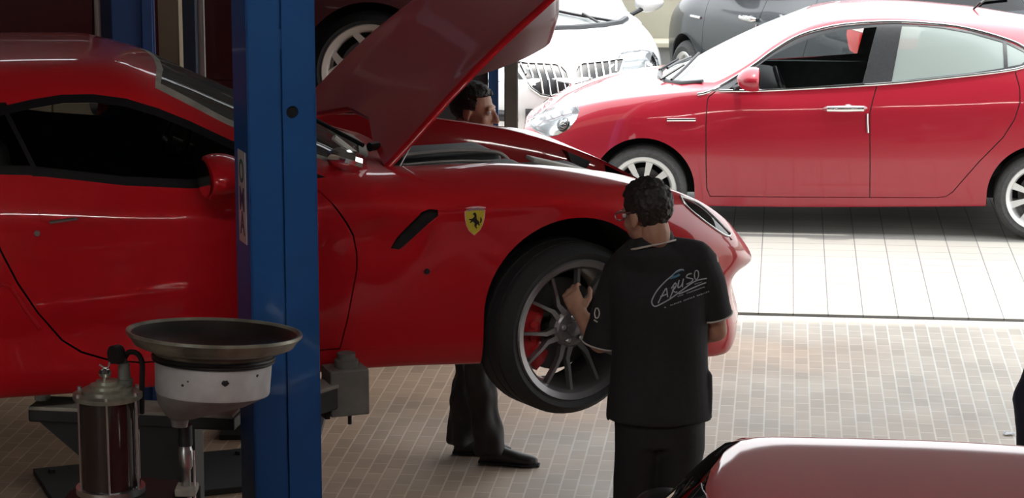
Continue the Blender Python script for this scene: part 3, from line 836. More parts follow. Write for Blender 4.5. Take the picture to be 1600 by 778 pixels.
# ================================================================== the other cars
def hatch_lines(sx=1.0, sy=1.0, sz=1.0):
    L = [
    [(-2.05,.6,.38),(-1.8,.78,.30),(-1.33,.84,.24),(-.9,.82,.222),(.9,.82,.188),(1.35,.84,.20),(1.8,.78,.20),(2.05,.66,.20),(2.2,.45,.21)],
    [(-2.07,.64,.48),(-1.8,.83,.42),(-1.33,.87,.34),(-.9,.855,.30),(.9,.855,.27),(1.35,.875,.30),(1.8,.82,.34),(2.05,.70,.36),(2.22,.5,.38)],
    [(-2.08,.66,.68),(-1.8,.85,.66),(-1.33,.895,.62),(-.6,.885,.58),(.6,.885,.56),(1.35,.90,.58),(1.8,.84,.56),(2.05,.73,.54),(2.23,.52,.53)],
    [(-2.07,.66,.90),(-1.8,.84,.90),(-1.33,.89,.885),(-.6,.875,.865),(.6,.87,.835),(1.0,.87,.81),(1.35,.88,.80),(1.8,.815,.745),(2.05,.71,.68),(2.22,.50,.645)],
    [(-2.05,.62,1.05),(-1.7,.74,1.20),(-1.14,.79,1.170),(-.64,.80,1.105),(-.22,.81,1.06),(.54,.81,1.005),(.89,.805,.988),(1.2,.795,.965),(1.6,.76,.91),(1.95,.655,.82),(2.1,.57,.755),(2.21,.42,.69)],
    [(-2.03,.5,1.08),(-1.75,.55,1.28),(-1.2,.60,1.345),(-.85,.612,1.430),(-.32,.622,1.48),(0,.622,1.466),(.21,.63,1.42),(.36,.64,1.357),(.51,.655,1.26),(.63,.67,1.165),(.9,.715,1.02),(1.05,.72,.995),(1.6,.60,.925),(1.95,.49,.835),(2.1,.42,.775),(2.22,.3,.70)],
    [(-2.02,.3,1.09),(-1.75,.35,1.33),(-1.2,.36,1.425),(-.85,.38,1.475),(-.32,.38,1.503),(0,.38,1.495),(.21,.39,1.465),(.36,.40,1.41),(.51,.41,1.345),(.7,.43,1.25),(.95,.46,1.12),(1.15,.48,1.02),(1.3,.47,.985),(1.6,.40,.935),(2.0,.3,.83),(2.23,.15,.70)],
    [(-2.02,0,1.09),(-1.75,0,1.34),(-1.2,0,1.445),(-.85,0,1.49),(-.32,0,1.515),(0,0,1.51),(.3,0,1.455),(.51,0,1.385),(.7,0,1.30),(.95,0,1.175),(1.2,0,1.04),(1.35,0,.985),(1.6,0,.94),(2.0,0,.835),(2.24,0,.69)]]
    return [[(x * sx, y * sy, z * sz) for x, y, z in l] for l in L]

def surf_tube(sh, pts, side, r, off, name, m, parent, k=5):
    P = smooth_path([Vector((x, 0, z)) for x, z in pts], k)
    return obj(name, tube([sh.hit(p.x, p.z, side, off) for p in P], r, 8), m, parent)

FWIN = [(.605,1.150),(.547,1.195),(.47,1.245),(.357,1.302),(.25,1.345),(.146,1.378),(0,1.408),(-.205,1.430),(-.16,1.25),(-.118,1.058),(.2,1.03),(.501,1.008),(.70,.998),(.80,1.0)]
RWIN = [(-.375,1.440),(-.52,1.438),(-.66,1.425),(-.85,1.392),(-1.06,1.335),(-1.064,1.175),(-.85,1.138),(-.60,1.108),(-.31,1.072)]
QWIN = [(-1.085,1.328),(-1.20,1.275),(-1.225,1.235),(-1.18,1.20),(-1.09,1.182)]
GREEN = [(.93,.985),(.80,1.045),(.633,1.150),(.508,1.243),(.36,1.336),(.209,1.393),(0,1.436),(-.322,1.457),(-.639,1.440),(-.852,1.408),(-1.066,1.350),(-1.20,1.295),(-1.26,1.235),(-1.20,1.185),(-1.139,1.172),(-.64,1.104),(-.219,1.059),(.54,1.004),(.80,.992)]
WS = [(.16,-.585),(.36,-.605),(.60,-.640),(.90,-.690),(1.10,-.62),(1.22,-.45),(1.28,-.2),(1.29,0),(1.28,.2),(1.22,.45),(1.10,.62),(.90,.690),(.60,.640),(.36,.605),(.16,.585),(.23,.4),(.27,.2),(.28,0),(.27,-.2),(.23,-.4)]

def hatchback(name, loc, yaw, label, cat, paint, wheel_style='paddle', m_tyre=None, m_rim=None, sx=1.0, sy=1.0, sz=1.0, R=.303, rim=.222, detail=2, near=1, open_front=False, seams=True, front_wheels=True, nx=100, per=6, axf=1.35, rimw=.205, lines=None, mir=(.63, 1.095), screen=None, mir_mat=None, ws=None):
    root = empty(name, loc, yaw); tag(root, label, cat)
    sh = Shell((lines or hatch_lines)(sx, sy, sz), nx, per, 0.06, 0.05, (lambda p: Vector((p.x, p.y + .011 * math.exp(-((p.z - .325 * sz) / .020) ** 2) * max(0.0, 1 - abs(p.x / .85) ** 4), p.z)) if p.y > .6 and p.z < .5 else p))
    T = lambda P: [(a * sx, b * sz) for a, b in P]
    TY = lambda P: [(a * sx, b * sy) for a, b in P]
    sh.cut('windscreen', TY(ws or WS), 'xy', lambda c: c.z > .9 * sz, True)
    bw = [(y * sy, z * sz) for y, z in [(-.50,1.335),(-.54,1.10),(0,1.09),(.54,1.10),(.50,1.335),(.3,1.37),(-.3,1.37)]]
    sh.cut('rear_window', bw, 'yz', lambda c: c.x < -1.3 * sx, True)
    fdoor_f = T([(.859,1.01),(.93,.955),(.941,.93),(.947,.776),(.942,.5),(.935,.32),(.912,.262)])
    split = T([(-.216,1.062),(-.185,.95),(-.166,.86),(-.178,.5),(-.183,.275)])
    rdoor = T([(-1.133,1.172),(-1.168,1.05),(-1.172,.956),(-1.14,.84),(-1.066,.713),(-.909,.539),(-.80,.40),(-.745,.328),(-.70,.292),(-.642,.283),(-.183,.275)])
    bottom = T([(.912,.262),(.4,.266),(-.183,.275)])
    lamp = T([(2.235,.69),(2.17,.738),(2.10,.778),(2.02,.815),(1.93,.845),(1.851,.858),(1.828,.835),(1.85,.77),(1.90,.705),(1.98,.655),(2.04,.640),(2.10,.648),(2.18,.668)])
    tail = T([(-1.72,1.06),(-1.80,1.09),(-1.95,1.06),(-2.12,1.02),(-2.12,.80),(-1.95,.80),(-1.80,.85),(-1.74,.95)])
    for s in (-1, 1):
        q = lambda c, s=s: c.y * s > .45 * sy
        g = lambda c, s=s: c.y * s > .45 * sy and c.z > .95 * sz
        if seams:
            door = fdoor_f + list(reversed(bottom))[0:0] + bottom[1:] + list(reversed(split))[1:]
            sh.cut('front_door', door + T([(.2,1.0)]), 'xz', q)
            rd = split + list(reversed(rdoor))[1:] + T([(-.64,1.10)])
            sh.cut('rear_door', rd, 'xz', q)
            sh.gap(fdoor_f, .007, 'xz', q); sh.gap(split, .007, 'xz', q); sh.gap(rdoor, .007, 'xz', q); sh.gap(bottom, .007, 'xz', q)
        sh.cut('pillar', T(GREEN), 'xz', g)
        if open_front and s == near: sh.hole(T(FWIN), 'xz', g)
        else: sh.cut('front_glass', T(FWIN), 'xz', g, True)
        sh.cut('rear_glass', T(RWIN), 'xz', g, True); sh.cut('rear_glass', T(QWIN), 'xz', g, True)
        sh.cut('headlight', lamp, 'xz', lambda c, s=s: c.y * s > .2 * sy, True)
        sh.cut('tail_lamp', tail, 'xz', lambda c, s=s: c.y * s > .42 * sy and c.x < 0)
        sh.cut('tail_white', T([(-1.76,1.07),(-1.80,1.085),(-1.95,1.06),(-2.12,1.02),(-2.12,.94),(-1.95,.97),(-1.78,.99)]), 'xz', lambda c, s=s: c.y * s > .42 * sy and c.x < 0)
        for ax in (axf, -1.33):
            sh.hole(arch_poly(ax * sx, (R + .01), R + .053, .05), 'xz', q)
    sh.take('body', 'body', paint, root, thick=0.012)
    for s in (-1, 1):
        if seams:
            fd = sh.take('front_door', 'front_door', paint, root, side=s); rd_ = sh.take('rear_door', 'rear_door', paint, root, side=s)
        sh.take('pillar', 'window_frame', M['pillar_grey'], root, side=s)
        if not (open_front and s == near): sh.take('front_glass', 'front_window', M['glass'], root, -.004, side=s)
        sh.take('rear_glass', 'rear_window', M['glass_painted_pale'] if open_front else M['glass'], root, -.004, side=s)
        sh.take('headlight', 'headlight', M['lens'], root, side=s)
        tl = sh.take('tail_lamp', 'tail_lamp', M['lamp_red'], root, .004, side=s)
        sh.take('tail_white', 'reversing_lamp', M['lamp_white'], tl, .006, side=s)
        if seams and s == near:
            h = sh.hit(0, .893 * sz, s, .0)
            bm = tube([h + Vector((x, s * o, z)) for x, o, z in [(.138 * sx, .012, -.003), (.12, .035, 0), (0, .042, .003), (-.12, .035, .005), (-.138 * sx, .012, .005)]], [.014, .022, .024, .022, .014], 12)
            obj('door_handle', bm, M['chrome'], fd)
            obj('handle_cup', lathe([(-.004, .0001), (-.004, .045), (.003, .05)], 20, 'Y', h + Vector((-.02, s * .001, -.02))), M['reflector'], fd)
            surf_tube(sh, [(1.018 * sx, .798 * sz), (1.1 * sx, .797 * sz), (1.215 * sx, .795 * sz)], s, .012, .004, 'side_repeater', M['chrome'], root)
            surf_tube(sh, T([(-.150,.86),(-.152,.80),(-.158,.73)]), s, .008, .006, 'door_edge_guard', M['satin'], rd_)
            surf_tube(sh, T([(1.01,.965),(.93,.985),(.80,1.047),(.633,1.153),(.508,1.248),(.36,1.342),(.209,1.400),(0,1.443),(-.322,1.464),(-.639,1.447),(-.852,1.415),(-1.066,1.357),(-1.20,1.303),(-1.275,1.235)]), s, .011, .002, 'window_trim', M['chrome'], root, 4)
            surf_tube(sh, T([(.86,.992),(.54,1.0),(-.219,1.054),(-.64,1.099),(-1.139,1.166),(-1.275,1.225)]), s, .010, .003, 'belt_trim', M['chrome'], root, 4)
        for ax in (axf, -1.33): arch_well(sh, ax * sx, R + .01, R + .053, s, M['lining'], root, .22 * sz)
        bowl = sh.take('headlight', 'headlight_bowl', M['reflector'], root, -.05, -.048, side=s)
        bm = bmesh.new(); bmesh.ops.create_uvsphere(bm, u_segments=18, v_segments=10, radius=.055)
        pr = obj('projector', bm, M['chrome'], bowl); pr.location = sh.hit(1.97 * sx, .75 * sz, s, -.065)
        if detail > 0:
            if s == near or detail > 1:
                b = sh.hit(.76 * sx, 1.0 * sz, s)
                mirror_blob(root, 'door_mirror', (mir[0] * sx, s * (abs(b.y) + .17), mir[1] * sz), (.11, .125, .082), mir_mat[0] if mir_mat else paint, s, [(b.x, b.y - s * .02, 1.01 * sz), ((mir[0] + .05) * sx, s * (abs(b.y) + .10), (mir[1] - .045) * sz)], mir_mat[1] if mir_mat else None)
    sh.take('windscreen', 'windscreen', screen or M['glass_screen'], root, -.003)
    sh.take('rear_window', 'tailgate_window', M['glass_dark'], root, -.003)
    # front: grille and lower intakes on the nose
    sh.liner('inner_body', M['lining_grey'] if open_front else M['lining'], root)
    f0 = pchip([k[0] for k in hatch_lines()[0]], [k[1] for k in hatch_lines()[0]]); n = 24
    xs = [-1.95 + (3.65 if lines else 4.05) * i / n for i in range(n + 1)]
    bm = bmesh.new(); A = [bm.verts.new((x * sx, (-f0(x) + .04) * sy, .24 * sz)) for x in xs]; B = [bm.verts.new((x * sx, (f0(x) - .04) * sy, .24 * sz)) for x in xs]
    for i in range(n): bm.faces.new((A[i], A[i + 1], B[i + 1], B[i]))
    for v in bm.verts:
        if abs(abs(v.co.x / sx) - 1.34) < .42: v.co.y *= .55
    obj('floor_pan', bm, M['lining'], root)
    for ax in (axf, -1.33):
        for s in (-1, 1):
            make_wheel(root, (ax * sx, s * (.885 * sy - rimw / 2), R), s, R, rim, rimw, m_tyre or M['rubber_dusty'], m_rim or M['alloy'], wheel_style, 0, .15 * s)
    if detail > 0:
        for x, z in ((.05, .34), (-.85, .36)):
            for s in (-1, 1): seat(root, x * sx, s * .36 * sy, z * sz, M['seat_grey'])
        obj('dashboard', box((.72 * sx, 0, .88 * sz), (.5, 1.40 * sy, .24), Matrix.Rotation(-.1, 3, 'Y'), .07, 3), M['seat'], root)
        steering_wheel(root, .42 * sx, near * .36 * sy, .93 * sz, M['trim_black'])
    return root, sh

# the red hatchback in the yard (its left flank towards us)
HY = PI - GRID
H_O = Vector((2.9955, 18.1545, 0))
def place_from(px_pt, local, yaw):
    c, s = math.cos(yaw), math.sin(yaw)
    return Vector((px_pt[0] - local[0] * c + local[1] * s, px_pt[1] - local[0] * s - local[1] * c, 0))
loc = place_from((3.605, 17.234), (-1.33, .80), HY)
hatch, hatch_sh = hatchback('hatchback', loc, HY, 'shiny red five-door hatchback parked on the white tiles, front window open', 'car', M['hatch_red'], open_front=True, nx=130, per=8, axf=1.375)
def wipers(sh, root, P, m, r=.010):
    for a, b, c in P:
        pts = [sh.down(a[0] + (b[0] - a[0]) * i / 6, a[1] + (b[1] - a[1]) * i / 6, .018) for i in range(7)]
        w = obj('wiper', tube(pts, r, 6), m, root)
        obj('wiper_arm', tube([sh.down(*c, .02), sh.down((a[0] + b[0]) / 2, (a[1] + b[1]) / 2, .04)], r, 6), m, w)
wipers(hatch_sh, hatch, [((1.20, .50), (1.02, .02), (1.28, .42)), ((1.25, .0), (1.10, -.48), (1.31, -.05))], M['trim_black'])
# cowl strip under the windscreen
obj('cowl', tube([hatch_sh.down(x, y, .0) for x, y in [(.98,.66),(1.12,.60),(1.24,.44),(1.30,.2),(1.31,0),(1.30,-.2),(1.24,-.44),(1.12,-.60),(.98,-.66)]], .02, 8), M['trim_black'], hatch)
obj('roof_aerial', tube([hatch_sh.down(-.9, 0, 0), hatch_sh.down(-.9, 0, 0) + Vector((-.05, 0, .05))], .008, 6), M['trim_black'], hatch)
# door card seen through the open window
obj('door_card', box((.33, -.74, .80), (1.05, .05, .42), None, .02), mat('door_card_grey', (.09, .11, .105), .8, noise=.15), hatch)
obj('door_card', box((.33, .70, .72), (1.05, .04, .42), None, .02), M['seat_grey'], hatch)

# pale car nose-on behind it: split grille of upright bars
def pale_car():
    yaw = -PI / 2 + math.radians(10.0)
    loc = place_from((.48, 20.1), (2.15, 0), yaw)
    root, sh = hatchback('people_carrier', loc, yaw, 'white car seen nose-on behind the red hatchback, grille of upright bars', 'car', M['white_paint'], sx=0.95, sy=1.0, sz=1.03, detail=2, near=1, nx=90, per=6)
    F = lambda y, z, o=0.0: sh.front(y, z, 1, o)
    for s in (-1, 1):
        out = [(.025, .67), (.03, .745), (.06, .785), (.11, .805), (.30, .815), (.46, .825), (.40, .74), (.33, .64), (.26, .59), (.18, .575), (.10, .60), (.03, .645)]
        n = len(out)
        bm = bmesh.new(); c = bm.verts.new(F(s * .2, .70, .006)); vs = [bm.verts.new(F(s * y, z, .006)) for y, z in out]
        for i in range(n): bm.faces.new((vs[i - 1], vs[i], c))
        g = obj('grille', bm, M['trim_black'], root)
        fr = [F(s * y, z, .008) for y, z in out + out[:1]]
        obj('grille_surround', tube(fr, .012, 8), M['chrome'], g)
        for k in range(6):
            y0 = .075 + k * .060
            zt = .80 + .003 * k; zb = [.63, .60, .59, .60, .66, .74][k]
            obj('grille_bar', tube([F(s * (y0 - .012), zb, .012), F(s * (y0 + .0), (zb + zt) / 2, .014), F(s * (y0 + .012), zt - .005, .012)], .008, 6), M['chrome'], g)
        obj('fog_lamp', tube([F(s * .60, .42, .01), F(s * .44, .42, .012)], .045, 12), M['trim_black'], root)
        # intake vent triangle
    bm = tube([F(y, .43, .004) for y in (-.38, -.2, 0, .2, .38)], .05, 8); obj('lower_intake', bm, M['trim_black'], root)
    wipers(sh, root, [((1.16, .55), (1.04, .02), (1.26, .42)), ((1.22, .0), (1.08, -.52), (1.31, -.05))], M['trim_black'], .012)
    obj('cowl', tube([sh.down(x, y, .005) for x, y in [(1.0,.68),(1.14,.60),(1.25,.44),(1.31,.2),(1.32,0),(1.31,-.2),(1.25,-.44),(1.14,-.60),(1.0,-.68)]], .03, 8), M['pillar_grey'], root)
    return root, sh
pale, pale_sh = pale_car()

# dark car further back, tail towards us
def dark_car():
    yaw = math.radians(109)
    loc = place_from((1.63, 22.9), (1.35 * 1.02, .80 * 1.04), yaw)
    root, sh = hatchback('crossover', loc, yaw, 'dark grey car with chrome handles behind the red hatchback, tail towards us', 'car', M['graphite_paint'], 'star', sx=1.02, sy=1.04, sz=1.14, R=.335, rim=.225, detail=2, near=1, nx=90, per=6)
    a, b = (-1.86, .10), (-1.80, .62)
    obj('tailgate_wiper', tube([sh.front(-.02, 1.24, -1, .02), sh.front(-.20, 1.33, -1, .03), sh.front(-.42, 1.34, -1, .025)], .012, 6), M['trim_black'], root)
    for z in (.865,):
        pass
    h = sh.hit(-.72 * 1.02, .97 * 1.14, 1)
    obj('door_handle', tube([h + Vector((x, o, 0)) for x, o in [(.12, .01), (.09, .035), (0, .042), (-.09, .035), (-.12, .01)]], .016, 8), M['chrome'], root)
    return root, sh
dark, dark_sh = dark_car()

# maroon car up on a second lift behind, only its nose and a pale wheel in view
def lifted_car():
    yaw = math.radians(0)
    def lines(sx, sy, sz):
        L = hatch_lines(sx, sy, sz)
        for i, z in ((0, (.27, .34, .39)), (1, (.37, .43, .47))): L[i] = [k for k in L[i] if k[0] < 1.75] + [(k[0], k[1], q) for k, q in zip(L[i][-3:], z)]
        return L
    loc = place_from((-.67, 13.41), (1.35, -.85), yaw)
    root, sh = hatchback('lifted_car', loc, yaw, 'dark maroon car raised high behind the red bonnet, pale spoked wheel', 'car', M['maroon'], 'star', m_tyre=M['rubber'], m_rim=M['alloy_pale'], R=.31, rim=.245, detail=1, near=-1, nx=80, per=6, axf=1.27, lines=lines)
    root.location.z = 1.675 - .31
    return root, sh
lifted, lifted_sh = lifted_car()

# red roof close to us, lower right corner
def near_car():
    yaw = PI - GRID
    loc = Vector((0.835, 7.04, 0))
    ZS = [1.345,1.262,1.151,1.051,1.001,1.371,1.281,1.141,1.041,1.381,1.291,1.161,1.061,1.345,1.392,1.412,1.410,1.40,1.36,1.285,1.225,1.405,1.44,1.452,1.450,1.435,1.445,1.39,1.32,1.372,1.29,1.41,1.458,1.456,1.395,1.31]
    def lines(sx, sy, sz):
        L = hatch_lines(sx, sy, sz); k9 = sz / .945
        L[5] = [k for k in L[5] if k[0] < -1.6 or k[0] > .95] + [(-1.2, .61, 1.345), (-.85, .63, 1.392), (-.32, .645, 1.412), (.05, .645, 1.410), (.19, .645, 1.400), (.255, .648, 1.345), (.32, .655, 1.262), (.42, .668, 1.151), (.56, .69, 1.051), (.75, .71, 1.001)]
        L[6] = [k for k in L[6] if k[0] < -1.6 or k[0] > 1.1] + [(-1.2, .42, 1.405), (-.85, .46, 1.44), (-.32, .48, 1.452), (.05, .48, 1.450), (.24, .47, 1.435), (.32, .45, 1.371), (.40, .45, 1.281), (.54, .46, 1.141), (.75, .47, 1.041)]
        L[7] = [k for k in L[7] if k[0] < -1.6 or k[0] > 1.1] + [(-1.2, 0, 1.41), (-.85, 0, 1.445), (-.32, 0, 1.458), (.05, 0, 1.456), (.30, 0, 1.440), (.385, 0, 1.381), (.47, 0, 1.291), (.62, 0, 1.161), (.85, 0, 1.061)]
        L[5:8] = [[(x, y, z * k9) if any(abs(z - q) < 1e-9 for q in ZS) else (x, y, z) for x, y, z in l] for l in L[5:8]]
        return [sorted(l) for l in L]
    root, sh = hatchback('parked_car', loc, yaw, 'red car nearest to us, only its roof and windscreen edge in view', 'car', M['roof_red'], sz=.875, lines=lines, mir=(.44, 1.085), screen=M['glass_dark'], mir_mat=(M['trim_black'], M['glass_teal']), ws=[(x if x < .5 else .5 + (x - .5) * .5, y) for x, y in WS], near=1, detail=2, nx=110, per=8)
    return root, sh
near, near_sh = near_car()

# ================================================================== the lift under the sports car
cF = Vector((math.cos(PSI), math.sin(PSI), 0)); cL = Vector((-math.sin(PSI), math.cos(PSI), 0))
SP_O = Vector((-1.38728649, 10.03268355, 0))
def holed_plate(x0, x1, y0, y1, z0, z1, hx, hz, r):
    """upright plate with a round hole through it"""
    bm = bmesh.new(); n = 32; F = []
    for y in (y0, y1):
        O = []; I = []
        for k in range(n):
            a = 2 * PI * k / n; c, s = math.cos(a), math.sin(a); m = max(abs(c), abs(s)); q = (x1 - x0) / 2
            ox = (x0 + x1) / 2 + c / m * q; oz = hz + s / m * q
            O.append(bm.verts.new((ox, y, oz))); I.append(bm.verts.new((hx + r * c, y, hz + r * s)))
        F.append((O, I))
        for k in range(n): bm.faces.new((O[k], O[(k + 1) % n], I[(k + 1) % n], I[k]))
    for k in range(n): bm.faces.new((F[0][1][k], F[0][1][(k + 1) % n], F[1][1][(k + 1) % n], F[1][1][k]))
    q = (x1 - x0) / 2
    add_box(bm, ((x0 + x1) / 2, (y0 + y1) / 2, (z0 + hz - q) / 2), (x1 - x0, y1 - y0, hz - q - z0))
    add_box(bm, ((x0 + x1) / 2, (y0 + y1) / 2, (z1 + hz + q) / 2), (x1 - x0, y1 - y0, z1 - hz - q))
    for x in (x0, x1): add_box(bm, (x, (y0 + y1) / 2, hz), (.002, y1 - y0, 2 * q))
    return bm
def arm(root, pts, w, h, top=True):
    """box-section lift arm through local points"""
    bm = bmesh.new()
    a, b = Vector(pts[0]), Vector(pts[-1]); d = b - a; L = d.length; ang = math.atan2(d.y, d.x); c = (a + b) / 2
    add_box(bm, c, (L, w, h), Matrix.Rotation(ang, 3, 'Z'), .008)
    o = obj('lift_arm', bm, M['black_steel'], root, False)
    if top: obj('arm_top', box(c + Vector((0, 0, h / 2 + .004)), (L - .01, w * 1.05, .014), Matrix.Rotation(ang, 3, 'Z'), .003), M['dusty_steel'], o, False)
    return o
# near post
PC = Vector((-.842, 8.875, 0)) + Vector((.012, -.02, 0))
post = empty('lift_post', PC, PSI); tag(post, 'bright blue lift post standing in front of the red sports car', 'car lift')
pw, pd = .245, .20
bm = holed_plate(.004, pw / 2, -pd / 2, -pd / 2 + .012, 0, 3.7, .038, 2.165, .0215)
bm2 = box((-pw / 4 - .002, -pd / 2 + .006, 1.85), (pw / 2 - .004, .012, 3.7)); merge(bm, bm2)
add_box(bm, (0, -pd / 2 + .004 + .008, 2.42), (.02, .010, .07)); 
add_box(bm, (-pw / 2 + .005, 0, 1.85), (.010, pd, 3.7), None, .003); add_box(bm, (pw / 2 - .005, 0, 1.85), (.010, pd, 3.7), None, .003)
add_box(bm, (0, -pd / 2 + .022, 1.85), (.03, .012, 3.7))
obj('column', bm, M['post_blue'], post, False)
obj('bolt_hole', lathe([(-.03, .0001), (-.03, .03), (.0, .03)], 20, 'Y', (.038, -pd / 2 + .043, 2.165)), M['lining'], post)
obj('base_plate', box((0, 0, .012), (.60, .55, .024), None, .004), M['post_blue'], post, False)
obj('carriage', box((.0, .06, 1.06), (.20, .14, .50), None, .006), M['black_steel'], post, False)
# label strip with stacked letters on the side face
strip = obj('label', box((-pw / 2 - .0015, -.012, 1.862), (.003, .10, .325)), mat('label_white', (.52, .52, .50), .35, noise=.1), post, False)
for i, (ch, zz, colr) in enumerate([('O', 1.955, (.02, .10, .11)), ('M', 1.855, (.06, .05, .14)), ('A', 1.770, (.07, .04, .09))]):
    cu = bpy.data.curves.new('t', 'FONT'); cu.body = ch; cu.size = .105; cu.align_x = 'CENTER'; cu.align_y = 'CENTER'; cu.extrude = .0008; cu.offset = .002
    to = bpy.data.objects.new('t', cu); COL.objects.link(to)
    me = bpy.data.meshes.new_from_object(to.evaluated_get(bpy.context.evaluated_depsgraph_get())); bpy.data.objects.remove(to)
    xs = [v.co.x for v in me.vertices]; ys = [v.co.y for v in me.vertices]; cx, cy = (max(xs) + min(xs)) / 2, (max(ys) + min(ys)) / 2
    wx, wy = max(xs) - min(xs), max(ys) - min(ys)
    for v in me.vertices:
        a = (v.co.x - cx) / wx * .064; b = (v.co.y - cy) / wy * .084
        v.co = Vector((-pw / 2 - .0035 - v.co.z, -.012 - a, zz + b))
    link('label_letter', me, mat('letter_' + ch, colr, .5), strip)
def sp2post(p):       # from the car's frame into the post's
    w = SP_O + cF * p[0] + cL * p[1]; d = w - PC
    return Vector((d.dot(cF), d.dot(cL), p[2]))
# front arm with its pad under the sill; rear arm reaching left
blk = sp2post((.455, -.985, 1.0))
a0 = sp2post((.20, -1.12, 1.03))
arm(post, [a0, Vector((blk.x - .05, blk.y, 1.03))], .11, .085)
pad = obj('lift_pad', box((blk.x, blk.y, 1.045), (.150, .13, .175), None, .006), M['grey_steel'], post, False)
obj('pad_screw', lathe([(1.13, .045), (1.16, .045), (1.162, .034), (1.185, .034)], 20, 'Z', (blk.x + .005, blk.y + .0, 0), True), M['grey_steel'], pad)
obj('lock_pin', lathe([(.915, .008), (.97, .008)], 10, 'Z', (blk.x + .01, blk.y - .02, 0), True), M['black_steel'], pad)
obj('pad_collar', box((blk.x - .085, blk.y - .01, .975), (.02, .09, .05), None, .003), M['black_steel'], pad, False)
e1 = sp2post((-.66, -.72, 1.0)); a1 = sp2post((.02, -1.10, 1.0))
arm(post, [a1, e1], .15, .05)
dv = (e1 - a1); dl = dv.length; ga = math.atan2(dv.y, dv.x)
bm = prism([(dl * .20, -.02), (dl * .97, -.02), (dl * .60, -.26), (dl * .20, -.26)], -.05, .05, 'Y')
bmesh.ops.rotate(bm, cent=(0, 0, 0), matrix=Matrix.Rotation(ga, 3, 'Z'), verts=bm.verts); bmesh.ops.translate(bm, vec=a1, verts=bm.verts)
obj('arm_gusset', bm, M['black_steel'], post, False)
obj('lift_pad', lathe([(1.04, .03), (1.085, .03), (1.085, .05), (1.105, .05)], 20, 'Z', (e1.x + .03, e1.y, 0), True), M['dusty_steel'], post)
# far post
FPc = Vector((-1.745, 11.60, 0))
post2 = empty('lift_post', FPc, PSI); tag(post2, 'blue lift post in shade behind the red car roof, partner of the near post', 'car lift')
bm = box((0, 0, 1.85), (.20, .24, 3.7), None, .006); add_box(bm, (0.06, -.124, 1.85), (.05, .02, 3.7), None, .004)
obj('column', bm, mat('post_shaded_blue', (0.008, 0.05, 0.19), 0.55, noise=0.2, nscale=6), post2, False)  # near post's blue with the shade put into the colour
obj('cable_duct', lathe([(0.03, .014), (3.7, .014)], 10, 'Z', (-.15, -.06, 0), True), M['pipe_grey'], post2)
bm = box((.05, -.10, .015), (1.05, .62, .03), None, .003)
for bx in (-.40, .50):
    for by in (-.33, .12): add_lathe(bm, [(.03, .018), (.045, .018), (.045, .0001)], 8, 'Z', (bx, by, 0))
obj('base_plate', bm, M['black_steel'], post2, False)
def far(p):
    w = SP_O + cF * p[0] + cL * p[1]; d = w - FPc
    return Vector((d.dot(cF), d.dot(cL), p[2]))
arm(post2, [Vector((.10, -.15, 1.03)), far((.45, .90, 1.03))], .12, .09)
arm(post2, [Vector((-.10, -.15, 1.03)), far((-.66, .85, 1.03))], .12, .09)
obj('carriage', box((0, -.16, 1.06), (.24, .10, .46), None, .006), M['black_steel'], post2, False)
# black steel housing on the floor under the car
hb = empty('hydraulic_box', at(271, 772, 10.95) * 1.0, 0.06); hb.location.z = 0
tag(hb, 'black steel box on the floor under the raised car, behind the drain bowl', 'box')
obj('housing', box((0, 0, .22), (.26, .26, .44), None, .008), M['black_steel'], hb, False)
obj('foot_rail', box((.0, -.12, .015), (.40, .06, .03), None, .004), M['dusty_steel'], hb, False)
obj('cover', box((0, 0, .446), (.28, .28, .012), None, .003), M['dusty_steel'], hb, False)

# ================================================================== second lift and pillars behind
post3 = empty('lift_post', (-1.20, 12.45, 0), 0); tag(post3, 'dark navy lift post carrying the maroon car, directly behind the near blue post', 'car lift')
obj('column', box((0, 0, 1.85), (.20, .20, 3.7), None, .006), M['navy'], post3, False)
obj('base_plate', box((0, 0, .012), (.5, .45, .024), None, .003), M['black_steel'], post3, False)
for ex in (-.75, .43): arm(post3, [Vector((0, .08, 1.47)), Vector((ex, .62, 1.47))], .11, .07, False)
for ex in (-.75, .38): obj('lift_pad', lathe([(1.505, .05), (1.60, .05)], 16, 'Z', (ex, .62, 0), True), M['black_steel'], post3)
M['pillar_cream'] = mat('pillar_cream', (0.36, 0.29, 0.20), 0.8, noise=0.15, nscale=4)
def pillar_at(px0, px1, Y, d, m, name, lab, cat, h=5.2):
    a, b = at(px0, 60, Y), at(px1, 60, Y); r = empty(name, ((a.x + b.x) / 2, Y + d / 2, 0)); 
    return r, b.x - a.x
p0 = at(247, 60, 12.6); p1 = at(279, 60, 12.6)
struct('trim_6', box(((p0.x + p1.x) / 2, 12.7, 2.6), (p1.x - p0.x, .16, 5.2)), M['pillar_cream'])
q0 = at(285, 60, 12.5); q1 = at(305, 60, 12.5)
tag(obj('steel_stanchion', box(((q0.x + q1.x) / 2, 12.56, 2.6), (q1.x - q0.x, .09, 5.2), None, .004), M['navy'], None, False), 'narrow dark blue steel stanchion right of the cream pillar', 'stanchion')
q2 = at(313, 60, 12.45)
tag(obj('drain_pipe', lathe([(0, .018), (5.2, .018)], 14, 'Z', (q2.x, 12.5, 0), True), M['pipe_grey']), 'slim pale vertical pipe right of the narrow blue stanchion', 'pipe')
